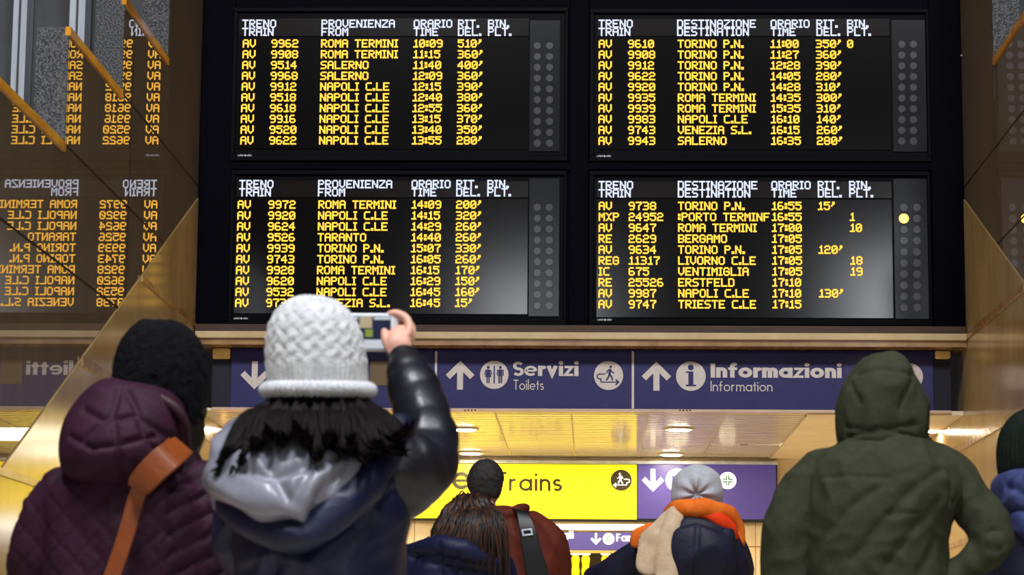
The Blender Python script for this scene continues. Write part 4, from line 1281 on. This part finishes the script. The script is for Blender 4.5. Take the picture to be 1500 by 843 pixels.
# ---- man in the hooded olive parka
D = 8.4
arms = [[W(1185, 725, D), W(1148, 800, D), W(1150, 930, D-.05)], [W(1400, 715, D), W(1452, 790, D-.04), W(1368, 866, D+.0)]]
P6, hc = person('person in olive green parka with the hood up, right elbow bent out', D, (1294, 594), .118, arms, 1288, (1255, 1322), tilt=.12)
tor = ploft([(1000, 1188, 1398, .18, .18), (900, 1186, 1392, .185, .18), (843, 1184, 1382, .19, .18), (780, 1180, 1384, .2, .18), (730, 1178, 1404, .2, .17), (695, 1184, 1402, .185, .155), (672, 1202, 1384, .165, .14), (655, 1226, 1364, .14, .13), (640, 1236, 1350, .12, .12)], D)
a1 = ptube([(1222, 690, 0, 32), (1188, 712, 0, 38), (1166, 755, .0, 38), (1158, 810, .02, 40), (1158, 870, .02, 38), (1158, 930, -.04, 30)], D)
a2 = ptube([(1370, 686, 0, 32), (1396, 706, 0, 36), (1425, 738, -.02, 30), (1447, 770, -.04, 29), (1450, 803, -.05, 29), (1420, 834, -.04, 23), (1392, 852, -.02, 23), (1368, 868, .0, 23)], D, n=9)
lines = [[(1196, 700), (1245, 699), (1300, 702)], [(1300, 754), (1345, 752)], [(1186, 690), (1184, 740), (1190, 800), (1194, 843)], [(1393, 672), (1394, 720), (1391, 770)]]
folds = [[(1250, 820), (1290, 765), (1340, 715), (1376, 690)], [(1300, 825), (1340, 770), (1375, 735)], [(1210, 790), (1250, 740), (1290, 715)], [(1345, 840), (1370, 790)], [(1410, 760), (1450, 745)], [(1415, 778), (1465, 775)], [(1400, 735), (1440, 715)], [(1130, 745), (1178, 720)], [(1130, 790), (1180, 780)], [(1425, 800), (1470, 805)]]
garment('parka', [tor, a1, a2], .0085, 2, plus(seams(lines, D-.19, .006, .007), seams(folds, D-.17, .017, .009), wrinkle(81, .015, 9, (1, 1, .8)), wrinkle(82, .006, 22)), M['olive_parka'], P6)
hd = ploft([(664, 1240, 1346, .13, .11), (645, 1231, 1353, .145, .13), (620, 1229, 1358, .155, .15), (592, 1231, 1356, .155, .155), (565, 1239, 1348, .15, .15), (545, 1250, 1338, .13, .135), (531, 1262, 1328, .105, .115), (523.5, 1275, 1316, .07, .08)], D)
lines = [[(1252, 548), (1293, 543), (1336, 550)], [(1240, 640), (1290, 628), (1350, 645)], [(1234, 622), (1280, 634), (1340, 622)], [(1250, 560), (1262, 590)], [(1335, 560), (1322, 585), (1318, 600)]]
garment('hood', [hd], .0075, 2, plus(seams(lines, D-.14, .009, .008), wrinkle(84, .011, 12), wrinkle(85, .005, 26)), M['olive_parka'], P6)

# ---- person at the right edge
D = 8.8
arms = [[W(1462, 745, D), W(1455, 830, D), W(1470, 900, D-.05)], [W(1570, 745, D), W(1585, 830, D), W(1565, 900, D-.05)]]
P7, hc = person('person in dark green knit hat and blue denim hood at the right edge', D, (1512, 652), .112, arms, 1516, (1490, 1545), tilt=.12)
tor = ploft([(960, 1450, 1582, .17, .16), (843, 1452, 1582, .18, .17), (780, 1450, 1586, .18, .16), (740, 1456, 1578, .17, .14), (712, 1476, 1556, .13, .12), (695, 1490, 1540, .09, .1)], D)
a1 = ptube([(1478, 730, 0, 26), (1466, 770, 0, 28), (1461, 830, 0, 26), (1470, 895, -.04, 20)], D)
a2 = ptube([(1556, 730, 0, 26), (1570, 770, 0, 28), (1575, 830, 0, 26), (1562, 895, -.04, 20)], D)
garment('jacket', [tor, a1, a2], .0105, 3, wrinkle(91, .011, 10), M['midnight'], P7)
hd = ploft([(800, 1492, 1540, .2, -.06), (775, 1476, 1556, .235, -.02), (745, 1462, 1570, .235, .06), (718, 1456, 1576, .21, .12), (700, 1463, 1568, .17, .12), (688, 1478, 1552, .12, .1)], D)
garment('hood', [hd], .0085, 2, plus(wrinkle(92, .018, 12), seams([[(1455, 725), (1480, 712), (1510, 730)], [(1470, 745), (1500, 750)]], D-.2, .012, .014)), M['denim'], P7)
hat = ploft([(700, 1464, 1560, .11, .11), (680, 1461, 1563, .125, .12), (655, 1461, 1563, .13, .125), (630, 1467, 1557, .12, .12), (610, 1482, 1542, .085, .09), (600, 1498, 1526, .045, .05)], D)
garment('hat', [hat], .0065, 2, lambda v: .0022*np.cos(np.arctan2(v[:, 1]-8.8, v[:, 0]-W(1512, 650, 8.8).x)*46), M['beanie_green'], P7)
